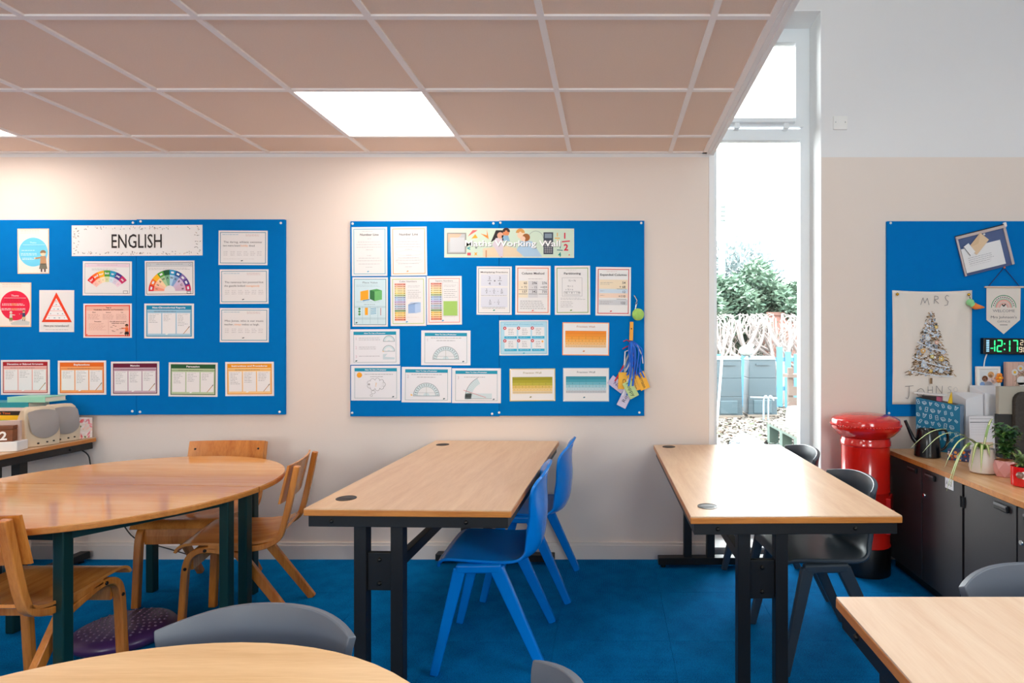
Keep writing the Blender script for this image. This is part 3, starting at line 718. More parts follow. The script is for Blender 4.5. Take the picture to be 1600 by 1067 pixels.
def d_cols(title, dark, light, mid):
    def d(p, w_, h):
        x0, y0, x1, y1 = 3.2, 2.8, w_-3.2, h-2.8
        p.rect(x0, y0, x1-x0, y1-y0, dark, 1); p.rect(x0+1.2, y0+6.6, x1-x0-2.4, y1-y0-7.8, light, 2); p.rect(x0+1.2, y0+8.6, x1-x0-2.4, 2.2, mid, 3)
        p.text(title, w_/2, y0+4.7, 2.7, W, 4, bold=.03, wd=min(56, 2.05*len(title))); p.greek(x0+12, y0+9.3, 42, 1, 2, (110, 100, 100), .6, len(title), 4)
        cw = (x1-x0-2.4-6)/3
        for k in range(3):
            cx = x0+2.7+k*(cw+1.6); p.rect(cx, y0+12, cw, h-22, (238, 236, 235), 4); p.rect(cx+cw, y0+12.4, .7, h-22, mid, 3)
            p.greek(cx+2, y0+13.6, cw-4, 1, 2, (190, 180, 180), .5, k, 5); p.greek(cx+2, y0+16, cw-5, 4+(k*7+len(title)) % 4, 2.5, (140, 142, 146), .5, k*3+len(title), 5, full=.45)
        p.line(w_-16, h-7, w_-6.5, h-18.5, .9, (190, 140, 80), 6); p.line(w_-8, h-16.6, w_-6.3, h-18.7, 1, (70, 50, 40), 7)
        p.poly([(w_*.42, h-6), (w_*.45, h-7.6), (w_*.49, h-7.2), (w_*.46, h-5.6)], W, 4)
    return d
poster('poster', 'white-edged turquoise poster with three columns headed Non-Chronological Reports', 226, 474, 303, 528, d_cols('Non-Chronological Reports', (10, 138, 178), (166, 206, 226), (140, 188, 212)), group=EN)
for lab, box_, ti, dk_, lt_, md_ in (
    ('dark red three-column poster about discussions, above the book stack', (2, 562, 78, 616), 'Discussions or Balanced Arguments', (168, 18, 34), (242, 192, 182), (226, 166, 158)),
    ('orange three-column poster headed Explanations', (91, 563, 166, 616), 'Explanations', (232, 106, 22), (248, 170, 104), (234, 146, 84)),
    ('plum three-column poster across the seam of the board', (174, 564.5, 249, 617), 'Memoirs', (104, 16, 52), (206, 180, 192), (170, 132, 150)),
    ('dark green three-column poster headed Persuasion', (264, 566, 340, 619), 'Persuasion', (34, 88, 48), (190, 208, 168), (156, 180, 138)),
    ('amber three-column poster in the lower right corner of the English board', (352.5, 565, 428, 618), 'Instructions and Procedures', (236, 152, 20), (248, 208, 146), (236, 184, 110))):
    poster('poster', lab, *box_, d_cols(ti, dk_, lt_, md_), group=EN)
def d_sentence(l1, l2, hl):
    def d(p, w_, h):
        for k, c in ((2.6, (60, 140, 170)), (3.4, PAPER)): p.rect(k, k, w_-2*k, h-2*k, c, 1 if k == 2.6 else 2)
        p.frame(2.6, 2.6, w_-5.2, h-5.2, .8, (40, 130, 164), 3); p.greek(6, 6, 26, 1, 2, (120, 170, 196), .6, 2); p.greek(42, 5.4, 26, 3, 1.4, (206, 170, 166), .4, 7)
        y = h*.36 if l1.startswith('The d') else h*.40
        p.text(l1, w_*.5, y, 3.1, (74, 68, 72), wd=60 if len(l1) > 24 else 52, align='c'); a, b_, c = l2
        p.text(a, 7, y+5.6, 3.1, (74, 68, 72), align='l', wd=len(a)*1.78) if a else None
        x = 7+len(a)*1.78+1.4; p.text(b_, x, y+5.6, 3.1, (240, 160, 84), align='l', wd=len(b_)*1.78); x += len(b_)*1.78+1.4
        if c: p.text(c, x, y+5.6, 3.1, (74, 68, 72), align='l', wd=len(c)*1.78)
        for k in range(6):
            p.frame(7+k*10.4, h*.58, 10, 10, .35, (196, 192, 192)); p.greek(8+k*10.4, h*.61, 8, 3, 2.6, (176, 172, 172), .5, k+len(l1))
        p.greek(8, h*.82, 60, 1, 2, (200, 196, 196), .4, 3) if hl else None
        p.poly([(w_*.45, h-6.2), (w_*.48, h-7.6), (w_*.51, h-7.2), (w_*.48, h-5.9)], (40, 60, 60), 4)
    return d
poster('poster', 'blue-outlined sentence card with a crumpled shiny corner, top of three', 342, 360, 418, 413.5, d_sentence('The daring, athletic swimmer', ('two metre board', 'boldly', 'dived'), 1), tilt=.3, group=EN)
poster('poster', 'blue-outlined sentence card about a lion, middle of three', 344, 420.5, 419.5, 474, d_sentence('The ravenous lion pounced but', ('the gazelle bolted', 'courageously', ''), 0), group=EN)
poster('poster', 'blue-outlined sentence card about a music teacher, bottom of three', 344, 481, 420, 534, d_sentence('Miss Jones, who is our music', ('teacher,', 'always', 'makes us laugh.'), 0), group=EN)
# ------------------------------------------------------------------ maths board
def logo(p, x, y, c): p.poly([(x-2, y+1), (x-.6, y-1), (x+2, y-.6), (x+.4, y+1)], c, 4)
def d_number(col, ov):
    def d(p, w_, h):
        p.frame(2.8, 2.8, w_-5.6, h-5.6, 1, col); p.greek(16, 6.4, 22, 1, 2, (180, 178, 178), .4, 1); p.text('Number Line', w_*.5, 13.4, 3.4, (70, 68, 72), wd=29, bold=.012)
        rr = random.Random(5 if ov else 8)
        for yy, wd in ((18, 6), (23, 36), (27, 40), (31, 40), (35, 11), (44, 8), (48, 34), (52, 40), (57, 34), (62, 12)):
            p.greek(w_/2-wd/2, yy, wd, 1, 2, (176, 174, 178), .5, rr.randint(0, 99), full=.95)
        if ov:
            for yy in (41, 53):
                for a in range(24): p.line(w_/2+21*math.cos(a*PI/12), yy+4*math.sin(a*PI/12), w_/2+21*math.cos((a+1)*PI/12), yy+4*math.sin((a+1)*PI/12), .35, (206, 202, 202), 3)
        logo(p, w_*.46, h-7, col)
    return d
poster('poster', 'portrait number line sheet with a thin blue border', 550, 354.5, 605, 430.5, d_number((110, 180, 206), 0), group=MA)
poster('poster', 'portrait number line sheet with an orange border and ovals', 611, 354, 667, 430, d_number((246, 168, 104), 1), tilt=-.8, group=MA)
def d_place(p, w_, h):
    p.rect(2.6, 2.6, w_-5.2, h-5.2, (60, 130, 150), 1); p.rect(3.4, 3.4, w_-6.8, h-6.8, (206, 228, 234), 2); p.text('Place Value', w_*.5, 9.4, 2.8, (96, 116, 124), wd=23); p.greek(6, 12, 42, 2, 2, (160, 186, 192), .4, 3)
    p.poly([(12.5, 22), (25, 19.5), (25, 34), (12.5, 36)], (248, 166, 30), 3); p.poly([(27, 20), (34.5, 22), (34.5, 37), (27, 33.5)], (50, 116, 62), 3); p.poly([(34.5, 22), (46, 20.5), (46, 34.5), (34.5, 37)], (110, 186, 110), 3); p.poly([(27, 20), (38, 18), (46, 20.5), (34.5, 22)], (80, 160, 86), 3)
    p.line(16, 36.4, 27, 34.4, 1.3, (40, 130, 180), 3); p.greek(6, 38, 40, 1, 2, (150, 180, 186), .4, 5); p.greek(18, 42, 18, 1, 2, (110, 130, 136), .5, 6)
    for yy in (45, 63, 46.6, 64.6): p.rect(3.4, yy, w_-6.8, .4, (130, 170, 180), 3)
    for k in range(1, 4): p.rect(3.4+k*12, 45, .4, 27, (150, 190, 198), 3)
    for k in range(3): p.circ(11, 49+k*4.2, 1.9, (70, 140, 80), 3, 8)
    p.rect(19.5, 47.2, 4.6, 11.4, (248, 166, 30), 3)
    for k in range(4): p.line(28.5, 49+k*2.6, 37, 48.2+k*2.6, .9, (50, 150, 190), 3)
    for k in range(6): p.rect(43.4, 48+k*1.9, 1.3, 1.3, (190, 70, 80), 3)
    logo(p, 6.5, h-6, (60, 80, 80))
poster('poster', 'pale blue sheet with an orange square and a green cube', 551, 433, 606, 509.5, d_place, group=MA)
def d_powers(title, bord, cube):
    def d(p, w_, h):
        p.frame(3, 3.4, w_-6, h-6.8, .9, bord); p.text(title, w_*.5, 8.6, 2.7, (130, 124, 124), wd=27)
        cs = [(240, 150, 130), (246, 190, 150), (250, 216, 160), (246, 226, 160), (240, 222, 130), (180, 200, 140), (160, 190, 220), (180, 210, 240), (196, 180, 220), (206, 190, 200), (170, 200, 220), (190, 190, 206), (130, 170, 110), (246, 206, 90), (250, 214, 110), (246, 180, 110), (240, 140, 100)]
        for k, c in enumerate(cs):
            yy = 10.5+k*3.42; p.rect(6.5, yy, 17, 2.9, c, 2); p.rect(7, yy+.9, 1.2, 1.2, (110, 90, 90), 3); p.rect(11, yy+1, 8, .7, (150, 120, 110), 3); p.rect(20.5, yy+.9, 2.2, 1.2, (120, 90, 90), 3)
        p.greek(27, 14, 19, 2, 2, (170, 168, 168), .4, 2); p.greek(27, 21, 21, 5, 2.9, (136, 134, 138), .5, 4)
        if cube:
            p.poly([(27.5, 43.5), (38, 41), (38, 56.5), (27.5, 57)], (150, 180, 222), 3); p.poly([(38, 41), (47, 40), (47, 55), (38, 57)], (180, 204, 236), 3); p.poly([(27.5, 43.5), (31.5, 39.5), (47, 39.5), (38, 42)], (198, 214, 238), 3)
        else:
            p.frame(24.5, 10, 24.5, 52, .4, (196, 196, 196), 3); p.rect(26, 39, 21.6, 22.4, (166, 206, 102), 3)
        p.greek(26, 63, 18, 1, 2, (210, 180, 160), .3, 2); logo(p, w_*.46, h-6.4, (60, 150, 200))
    return d
poster('poster', 'coloured list sheet beside a blue cube drawing', 610.5, 432, 665.5, 508.5, d_powers('Cube Numbers', (180, 200, 110), 1), group=MA)
poster('poster', 'coloured list sheet beside a flat green square', 667, 431, 721.5, 506.5, d_powers('Square Numbers', (240, 130, 116), 0), group=MA)
def d_maths(p, w_, h):
    G = (206, 224, 204)
    p.rect(1, 1, w_-2, h-2, G, 1)
    p.rect(4, 7, 30, 33, (150, 150, 144), 2); p.rect(6, 9, 26, 29, (190, 193, 193), 3); p.poly([(6, 9), (27, 9), (24, 13), (6, 22)], (240, 186, 160), 4); p.rect(9, 14.5, 22, 22, (204, 207, 210), 5)
    p.poly([(36, 13), (44, 3), (52, 3)], (238, 110, 110), 3); p.poly([(42, 16), (48, 9), (52, 15)], (248, 170, 40), 3); p.poly([(56, 8), (66, 11), (66, 2), (69, 17)], (246, 140, 50), 3)
    # children working round a table, plain figures
    p.poly([(60, 31), (96, 27), (124, 34), (120, 44), (60, 44)], (226, 206, 176), 2); p.rect(64, 34, 2, 11, (206, 150, 110), 3); p.rect(88, 36, 2, 9, (206, 150, 110), 3)
    p.poly([(72, 22), (80, 3), (90, 3), (92, 10), (84, 14)], (34, 26, 28), 3); p.circ(87, 11, 5, (226, 168, 140), 4, 16); p.poly([(74, 26), (80, 15), (92, 16), (91, 44), (86, 44), (78, 30)], (214, 202, 212), 4)
    p.circ(96, 7, 5, (224, 140, 90), 3, 16); p.band(96, 5, 2, 6, -10, 190, (60, 36, 30), 4); p.poly([(89, 11), (99, 11), (102, 20), (90, 19)], (140, 180, 206), 4)
    p.circ(119, 10, 6, (238, 206, 176), 3, 16); p.band(118, 7, 2, 7, 0, 180, (214, 156, 84), 4); p.circ(127, 14, 6, (160, 96, 46), 4, 16); p.circ(122, 16, 4, (238, 200, 176), 5, 12); p.poly([(112, 34), (120, 18), (136, 20), (152, 44), (124, 44)], (170, 200, 224), 3)
    for a in range(12): p.line(142+12*math.cos(a*PI/12), 17-13*math.sin(a*PI/12), 142+12*math.cos((a+1)*PI/12), 17-13*math.sin((a+1)*PI/12), .8, (160, 176, 166), 3)
    p.rect(154, 6, 15, 34, (60, 70, 84), 3); p.rect(156, 8, 11, 7, (130, 146, 160), 4)
    for a in range(4):
        for c in range(6): p.rect(155.6+a*3.1, 19+c*3.3, 2.2, 2.2, (150, 146, 150), 4)
    for t_, x, y, c, s_ in (('1', 175.5, 12, (248, 176, 50), 5.5), ('4', 175.5, 22, (248, 176, 50), 5), ('1', 187, 15.5, (214, 30, 66), 9), ('2', 189, 34, (214, 30, 66), 10), ('1', 180, 31, (20, 134, 130), 5.5), ('4', 179, 43.5, (20, 134, 130), 6.5)):
        p.text(t_, x, y, s_, c, 5, bold=.03)
    p.rect(171.5, 14.4, 8, 1.3, (248, 176, 50), 5); p.line(182.5, 20.6, 195, 19.4, 1.8, (214, 30, 66), 5); p.line(175, 33.4, 184, 34, 1.2, (20, 100, 110), 5)
    p.text('<', 38, 34, 6, (20, 150, 160), 5, bold=.04); p.text('÷', 49.5, 32.5, 4.5, (50, 60, 80), 5, bold=.03); p.text('=', 38.5, 43.5, 7, (220, 40, 70), 5, bold=.05); p.text('x', 49, 41.5, 5.5, (248, 166, 40), 5, bold=.05)
    p.text('Maths Working Wall', 107, 28.5, 9.4, (110, 112, 112), 6, wd=148, bold=.012); p.text('Maths Working Wall', 106.2, 27.7, 9.4, (255, 255, 255), 7, wd=148, bold=.012)
    p.circ(194, 41, 1, (226, 70, 60), 4, 8)
poster('poster', 'long picture banner reading Maths Working Wall, over the seam of its board', 695, 356.5, 896.5, 402, d_maths, (216, 230, 214), .15, MA)
def frac(p, a, b_, x, y, s, c=(90, 90, 98)):
    p.text(a, x, y, s, c); p.rect(x-s*.7, y+s*.42, s*1.4, .5, c, 4); p.text(b_, x, y+s*1.95, s, c)
def d_mult(p, w_, h):
    p.frame(2.6, 2.6, w_-5.2, h-5.2, .8, (132, 144, 160)); p.text('Multiplying Fractions', w_*.5, 10, 2.3, (90, 80, 80), wd=42, bold=.01)
    for y0, hh in ((12.5, 18), (33, 12), (46.5, 17)): p.rect(6.5, y0, w_-13, hh, (220, 222, 232), 1)
    frac(p, '2', '4', 20, 20, 4.4); p.text('×', 28, 24, 3.4, (80, 80, 90), bold=.03); frac(p, '3', '6', 36, 20, 4.4)
    frac(p, '2', '4', 15.5, 37, 2.6); p.text('×', 21, 39.6, 2, (90, 90, 98)); frac(p, '3', '6', 27, 37, 2.6); p.text('=', 33, 39.6, 2, (90, 90, 98)); frac(p, '6', '24', 39, 37, 2.6)
    p.greek(7, 45, 40, 1, 2, (150, 152, 160), .5, 2); frac(p, '6', '24', 21, 54, 2.8); p.text('=', 28, 56.6, 2, (90, 90, 98)); frac(p, '1', '4', 34, 54, 2.8)
    p.greek(9, 63, 37, 2, 1.8, (130, 132, 140), .5, 4, full=.95); logo(p, w_*.5, h-7, (40, 160, 130))
poster('poster', 'lilac-grey fractions sheet with large two quarters times three sixths', 745, 416, 799.5, 491, d_mult, tilt=.2, group=MA)
def d_column(p, w_, h):
    p.frame(3, 3, w_-6, h-6, 1.2, (230, 130, 92)); p.greek(17, 6.5, 22, 1, 2, (226, 170, 150), .4, 1); p.text('Column Method', w_*.5, 13.4, 3.4, (64, 62, 66), wd=35, bold=.015); p.greek(20, 20, 24, 1, 2, (170, 168, 170), .6, 5)
    for x, a, b_, c, col in ((12, '65', '+ 72', '137', (240, 226, 200)), (27.5, '296', '- 15', '342', (216, 214, 216)), (43, '276', '+459', '735', (228, 226, 226))):
        p.rect(x-7.5, 23.5, 15, 26, col, 1); p.text(a, x+6, 28.6, 3.8, (80, 78, 80), align='r', bold=.01); p.text(b_, x+6, 35, 3.6, (86, 84, 88), align='r'); p.rect(x-7, 36.8, 14, .5, (110, 108, 110), 4); p.text(c, x+6, 42, 3.8, (76, 74, 78), align='r', bold=.01); p.rect(x-7, 43.4, 14, .7, (120, 118, 120), 4)
    p.greek(7.5, 54.5, 40, 5, 2.9, (120, 118, 122), .6, 3, full=.8); logo(p, w_*.5, h-6.5, (232, 100, 80))
poster('poster', 'orange-bordered sheet headed Column Method', 805.5, 415, 860, 491, d_column, tilt=.3, group=MA)
def d_part(p, w_, h):
    p.frame(3, 3, w_-6, h-6, 1.1, (140, 170, 90)); p.greek(18, 6.3, 20, 1, 2, (180, 190, 170), .4, 1); p.text('Partitioning', w_*.5, 13.4, 3.3, (64, 62, 66), wd=26, bold=.015)
    p.frame(11.5, 18.4, 31, 29, .4, (160, 158, 162)); p.text('72 + 76', 27, 24.4, 2.6, (120, 118, 124)); p.text('70 + 2', 24, 33, 2.5, (120, 118, 124)); p.text('+ 70 + 6', 22.5, 38, 2.5, (120, 118, 124)); p.rect(14, 39.6, 25, .4, (130, 130, 134)); p.text('140 + 8 = 148', 27, 43.2, 2.5, (110, 108, 114), wd=25); p.rect(14, 45, 25, .4, (130, 130, 134))
    p.greek(9, 50, 38, 2, 2, (150, 148, 152), .4, 3); p.greek(9, 55.6, 22, 4, 2.6, (140, 138, 142), .45, 7); logo(p, w_*.46, h-7, (110, 150, 60))
poster('poster', 'green-bordered sheet headed Partitioning', 867, 415, 922, 491, d_part, tilt=-.3, group=MA)
def d_exp(p, w_, h):
    p.frame(3, 3, w_-6, h-6, 1.2, (206, 66, 66)); p.greek(17, 6.6, 20, 1, 2, (214, 160, 160), .4, 1); p.text('Expanded Columns', w_*.5, 13.4, 3.2, (56, 54, 58), wd=41, bold=.015)
    for y0, hh, c in ((19.5, 14.5, (240, 222, 192)), (34, 6.6, (206, 220, 232)), (40.6, 7.2, (242, 214, 192)), (50.6, 8.4, (208, 208, 210))): p.rect(5, y0, w_-10, hh, c, 1)
    for t_, y in (('54', 26), ('+ 68', 32.4), ('12', 40.2), ('+110', 47), ('122', 57.4)): p.text(t_, w_-8.5, y, 3.7, (60, 58, 62), align='r', bold=.012)
    for y in (34, 50): p.rect(w_-22, y-.4, 15, .5, (90, 88, 90), 3)
    for y, l in ((24, 20), (26.4, 18), (37, 8), (43.8, 8), (54, 20), (56.6, 16)): p.greek(7, y, l, 1, 2, (150, 140, 140), .5, l)
    logo(p, w_*.44, h-7, (210, 50, 60))
poster('poster', 'red-bordered sheet headed Expanded Columns', 931, 417, 985.5, 492.5, d_exp, tilt=.6, group=MA)
TEAL = (14, 150, 182)
def protractor(p, cx, cy, r_, fine=True):
    p.band(cx, cy, r_*.0+.1, r_, 0, 180, (208, 224, 228), 2, 24); p.band(cx, cy, r_*.24, r_*.68, 8, 172, (230, 232, 234), 3, 20); p.band(cx, cy, r_-.5, r_, 0, 180, (96, 104, 110), 4, 24); p.rect(cx-r_, cy-.3, 2*r_, .5, (110, 118, 122), 4)
    if fine:
        p.band(cx, cy, r_*.70, r_*.72, 0, 180, (130, 138, 142), 4, 20); p.rect(cx-r_*.9, cy-r_*.25, r_*1.8, .3, (140, 150, 156), 4); p.rect(cx-.2, cy-r_*.7, .3, r_*.7, (150, 150, 120), 4)
        for a in range(6, 180, 12): p.line(cx+r_*.78*math.cos(math.radians(a)), cy-r_*.78*math.sin(math.radians(a)), cx+r_*.93*math.cos(math.radians(a)), cy-r_*.93*math.sin(math.radians(a)), .7, (110, 116, 120), 5)
def d_prot(kind):
    def d(p, w_, h):
        p.frame(5.4, 4, w_-10.8, h-7.4, .5, (120, 150, 160)); p.rect(5.4, 3.6, w_-10.8, 5.2, TEAL, 2); p.text('How To Use a Protractor', w_*.5, 7.2, 2, W, 4, wd=33, bold=.02)
        if kind == 0:
            for k, y in enumerate((14, 28, 42)):
                p.text(str(k+1), 9.5, y+2.6, 4.4, (214, 180, 196)); p.greek(13.5, y-.6, 34, 2 if k < 2 else 1, 2.8, (140, 140, 146), .5, k)
            protractor(p, 60.5, 19, 9, False); protractor(p, 60, 34.5, 9.5, False); p.rect(50.5, 34, 2.4, 1, (240, 190, 80), 5); p.poly([(51, 39), (58, 38), (54, 43), (69, 44), (69, 47), (51, 47)], (200, 216, 222), 3)
        elif kind == 'q':
            p.circ(13, 14.5, 4.2, (244, 166, 40), 3, 12); p.greek(21, 13, 44, 1, 2, (120, 118, 122), .6, 2, full=.98); p.greek(30, 16.6, 24, 1, 2, (130, 128, 132), .6, 4)
            for a in range(9): p.circ(39+11*math.cos(a*2*PI/9), 29+6.4*math.sin(a*2*PI/9), 3.7, (110, 108, 112), 2, 14); p.circ(39+11*math.cos(a*2*PI/9), 29+6.4*math.sin(a*2*PI/9), 3.3, (234, 234, 238), 3, 14)
            p.circ(39, 29, 10, (234, 234, 238), 4, 20, 6.5); p.text('?', 39, 32.2, 6, (246, 190, 100), 5); p.circ(34.5, 41, 3.4, (110, 108, 112), 2, 14, 2.6); p.circ(34.5, 41, 3, (234, 234, 238), 3, 14, 2.2); p.circ(31.5, 46, 1.9, (110, 108, 112), 2, 12); p.circ(31.5, 46, 1.5, (234, 234, 238), 3, 12)
        elif kind in (1, 2):
            p.text(str(kind), 9.8, 17, 5, (208, 190, 200)); p.greek(15, 11.4, 48, 1, 2, (130, 128, 132), .6, 3, full=.98); p.greek(24, 15.4, 32, 1, 2, (130, 128, 132), .6, 5); protractor(p, w_*.5, 45, 20.4)
            if kind == 2: p.poly([(14, 41.6), (17.5, 44), (14.5, 44.6)], (248, 190, 60), 5)
        else:
            p.text('3', 9.8, 17, 5, (208, 190, 200)); p.greek(19, 13.4, 40, 1, 2, (130, 128, 132), .6, 7)
            p.band(58, 47.5, 28, 39, 92, 178, (206, 224, 228), 2, 12) if False else None
            for a0 in range(118, 180, 5): p.band(56, 47, 26, 36, a0, a0+4.4, (200, 220, 224), 2, 2)
            p.band(56, 47, 35.4, 36, 116, 180, (110, 118, 124), 3, 14); p.rect(20, 39, 42, 8, (206, 222, 226), 2); p.rect(20, 47, 42, .5, (110, 118, 124), 3); p.line(18, 34, 53, 45.4, .6, (214, 90, 100), 4)
        logo(p, w_-11, h-6, (60, 90, 100)) if kind != 0 else logo(p, 9.6, h-6, (60, 110, 100))
    return d
PB = (232, 232, 236)
poster('poster', 'protractor instruction sheet listing three numbered steps', 547.5, 514, 624.5, 569, d_prot(0), PB, -.4, MA)
poster('poster', 'protractor sheet for step one, standing alone in the middle row', 658.5, 516, 735, 570, d_prot(1), PB, .2, MA)
poster('poster', 'protractor sheet with a thought bubble and question mark', 549, 571, 625.5, 625, d_prot('q'), PB, 0, MA)
poster('poster', 'protractor sheet for step two, between thought bubble and cut arc', 628, 573, 705, 628, d_prot(2), PB, .4, MA)
poster('poster', 'protractor sheet for step three with a cut arc and red line', 706.5, 575, 782.5, 629, d_prot(3), PB, .2, MA)
def d_six(p, w_, h):
    p.rect(1.6, 1.6, w_-3.2, h-3.2, (178, 218, 234), 1); p.frame(2.4, 2.4, w_-4.8, h-4.8, .4, (110, 180, 206), 2); p.text('Expanded Written Methods', w_*.5, 7.4, 2.6, (110, 190, 214), wd=60)
    for j in range(2):
        for i in range(3):
            x, y = 8+i*21.4, 10.6+j*19.6; p.rect(x, y, 19.2, 14, (234, 234, 236), 2); p.rect(x, y+14, 19.2, 3.6, (20, 168, 206), 2); p.greek(x+2, y+15.4, 15, 1, 2, (180, 226, 240), .6, i+j, 4); p.greek(x+6, y+2.8, 9, 4, 2.6, (130, 128, 132), .6, i*3+j); p.circ(x+.6, y+1.6, 2.5, (200, 30, 40), 3, 14); p.circ(x+.6, y+1.6, 1, W, 4, 8)
    logo(p, w_*.5, h-3.4, (60, 170, 200)); p.circ(67, 33, 1.6, (240, 170, 60), 5, 8)
poster('poster', 'light blue sheet of six small cards with red number dots', 780.5, 500, 856.5, 554.5, d_six, group=MA)
def d_wall(cols, bord, tcol):
    def d(p, w_, h):
        p.frame(0, 0, w_, h, 1.3, bord); p.text('Fraction Wall', w_*.5, 7.8, 3, tcol, wd=28)
        H = 26/len(cols)
        for k, c in enumerate(cols):
            y = 13+k*H; n = [1, 2, 3, 6, 12, 24, 30][k] if len(cols) <= 7 else 1
            p.rect(4.4, y, w_-8.8, H, c, 1)
            for i in range(1, n): p.rect(4.4+(w_-8.8)*i/n-.15, y, .3, H, tuple(int(v*.78) for v in c), 2)
            p.rect(4.4, y, w_-8.8, .3, tuple(int(v*.85) for v in c), 2)
            if k >= 2:
                for i in range(n): p.rect(4.4+(w_-8.8)*(i+.5)/n-.3, y+H*.35, .6, H*.35, tuple(int(v*.55) for v in c), 3)
        logo(p, w_*.46, h-6.5, tuple(int(v*.8) for v in cols[0]))
    return d
poster('poster', 'fraction wall chart in oranges, upper right of the three charts', 879, 503.5, 951.5, 554.5, d_wall([(242, 138, 22), (244, 148, 32), (246, 160, 50), (246, 174, 80), (248, 192, 120), (246, 208, 160)], (250, 162, 84), (190, 130, 90)), group=MA)
poster('poster', 'fraction wall chart in olive and sand colours', 796.5, 575.5, 867.5, 626, d_wall([(158, 152, 20), (172, 164, 34), (190, 180, 60), (226, 192, 100), (240, 208, 140), (238, 214, 170)], (206, 190, 110), (150, 136, 60)), group=MA)
poster('poster', 'fraction wall chart in teal blues, bottom right of the maths board', 880, 574.5, 951.5, 626.5, d_wall([(44, 142, 164), (66, 160, 180), (110, 184, 200), (160, 206, 216), (196, 220, 226), (206, 208, 212)], (190, 210, 216), (90, 100, 106)), group=MA)
# ------------------------------------------------------------------ hanging things at the right edge of the maths board
t = thing('pompom_keyring', 'lime green felt ball hanging from a small silver clip', 'keyring', (X(994, BY), BY, Z(461, BY)))
MB().ball((.010, -.030, -.115), .036, 20, 12, (1, .55, 1)).build('pompom', mat('lime_felt', (170, 214, 112), 1, spec=.05, noise=.15, nscale=60, bump=.8, bscale=160), t, smooth=90)
b = MB(); b.tube([(-.012, -.008, 0), (0, -.012, -.02), (.006, -.014, -.035)], .004, 6); b.tube([(.004, -.014, -.035), (-.004, -.016, -.05), (.002, -.016, -.06), (.006, -.014, -.045)], .003, 6); b.tube([(0, -.015, -.055), (-.006, -.018, -.085)], .005, 6)
b.build('clip', M_CHROME, t, smooth=60)
t = thing('wooden_peg', 'yellow wooden ruler-like peg pinned above the name tags', 'peg', (X(986.5, BY), BY, Z(517, BY)), rot=(0, .03, 0))
MB().box(-.011, .011, -.012, 0, -.056, .056).build('body', mat('yellow_wood', (238, 166, 44), .5), t, bevel=.002); MB().ball((0, -.0125, .015), .004, 8, 5).build('pin', M_BOLT, t)
KX, KZ = X(987, BY), Z(533, BY)
NT = [('lilac name tag half hidden on the far left of the lanyard bunch', 964, 600, -38, (198, 186, 214), 'No', (40, 40, 120), (225, 225, 235), 0),
      ('yellow name tag starting Cr, left of the green tag', 973, 594, 3, (244, 182, 40), 'Cr', (60, 50, 40), (190, 196, 190), 1),
      ('lilac name tag hanging lowest in the lanyard bunch', 976, 622, 64, (208, 200, 222), 'Ro', (40, 36, 60), (60, 120, 200), 2),
      ('yellow name tag with faint dark writing, right of the green tag', 991, 596, -74, (244, 182, 60), 'Eleanor', (90, 70, 50), (180, 30, 40), 3),
      ('yellow name tag reading Harrison at the right of the bunch', 1003, 594, -68, (246, 180, 40), 'Harrison', (60, 44, 30), (40, 110, 210), 4),
      ('pale green name tag reading Poppy in front of the bunch', 985, 607, -62, (182, 206, 140), 'Poppy', (40, 60, 60), (40, 100, 200), 5)]
for lab, px, py, ang, col, nm, ink, lc, k in NT:
    t = thing('name_tag', lab, 'name tag', (X(px, BY), BY-.012-.006*k, Z(py, BY)), 0, 'name tags on ribbons')
    s = -1 if ang < -20 else 1
    rotw = math.radians(ang)
    w_, h_ = (30, 16) if abs(ang) > 20 else (14, 27)
    if abs(ang) <= 20: c = MB().box(-7*U, 7*U, -.001, .001, -13*U, 13*U).build('card', mat('card_%d' % k, col, .5), t, rot=(0, rotw, 0))
    else: c = MB().box(-13.5*U, 13.5*U, -.001, .001, -7.5*U, 7.5*U).build('card', mat('card_%d' % k, col, .5), t, rot=(0, -math.radians(ang), 0))
    p = Print(); p.text(nm, 0, 2.6, 5.6, ink, 2, wd=min(22, 5*len(nm)), rot=0 if abs(ang) > 20 else -80); p.build(c, loc=(0, -.0012, 0))
    # ribbon from the peg down to the card
    tx, tz = KX-X(px, BY), KZ-Z(py, BY); rr = random.Random(k)
    for q in range(2):
        sx = rr.uniform(-.03, .03); dx = -.012 if q else .012
        pts = spline([(dx, -.002, .02 if abs(ang) > 20 else .05), (tx*.5+sx+dx, -.006, tz*.5), (tx+dx*.8+sx*.3, -.004, tz*.85), (tx, 0, tz)], 12)
        b = MB()
        for i, (x, y, z) in enumerate(pts):
            b.v += [(x-.0055, y, z), (x+.0055, y, z)]
        for i in range(len(pts)-1): b.f.append((2*i, 2*i+1, 2*i+3, 2*i+2)); b.c.append(None)
        o = b.build('lanyard', mat('ribbon_%d%d' % (k, q), lc if q == 0 else [(200, 30, 50), (60, 130, 220), (230, 230, 236), (210, 214, 206), (30, 90, 190), (20, 110, 220)][k], .7), t)
        md = o.modifiers.new('thickness', 'SOLIDIFY'); md.thickness = .0015
t = thing('loose_ribbon', 'loose red and white ribbon ends sticking out above the name tags', 'ribbon', (KX, BY-.02, KZ))
MB().tube([(0, 0, -.01), (-.03, -.01, .01), (-.05, -.01, .0)], .003, 6).build('red_end', mat('ribbon_red', (190, 30, 50), .7), t)
MB().tube([(0, 0, -.02), (-.03, -.01, -.03), (-.055, -.01, -.045)], .003, 6).build('red_end', MATS['ribbon_red'], t)
MB().tube([(.01, 0, 0), (.035, -.01, -.03), (.06, -.01, -.08), (.065, -.01, -.13)], .0035, 6).build('white_end', mat('ribbon_white', (230, 226, 232), .7), t)
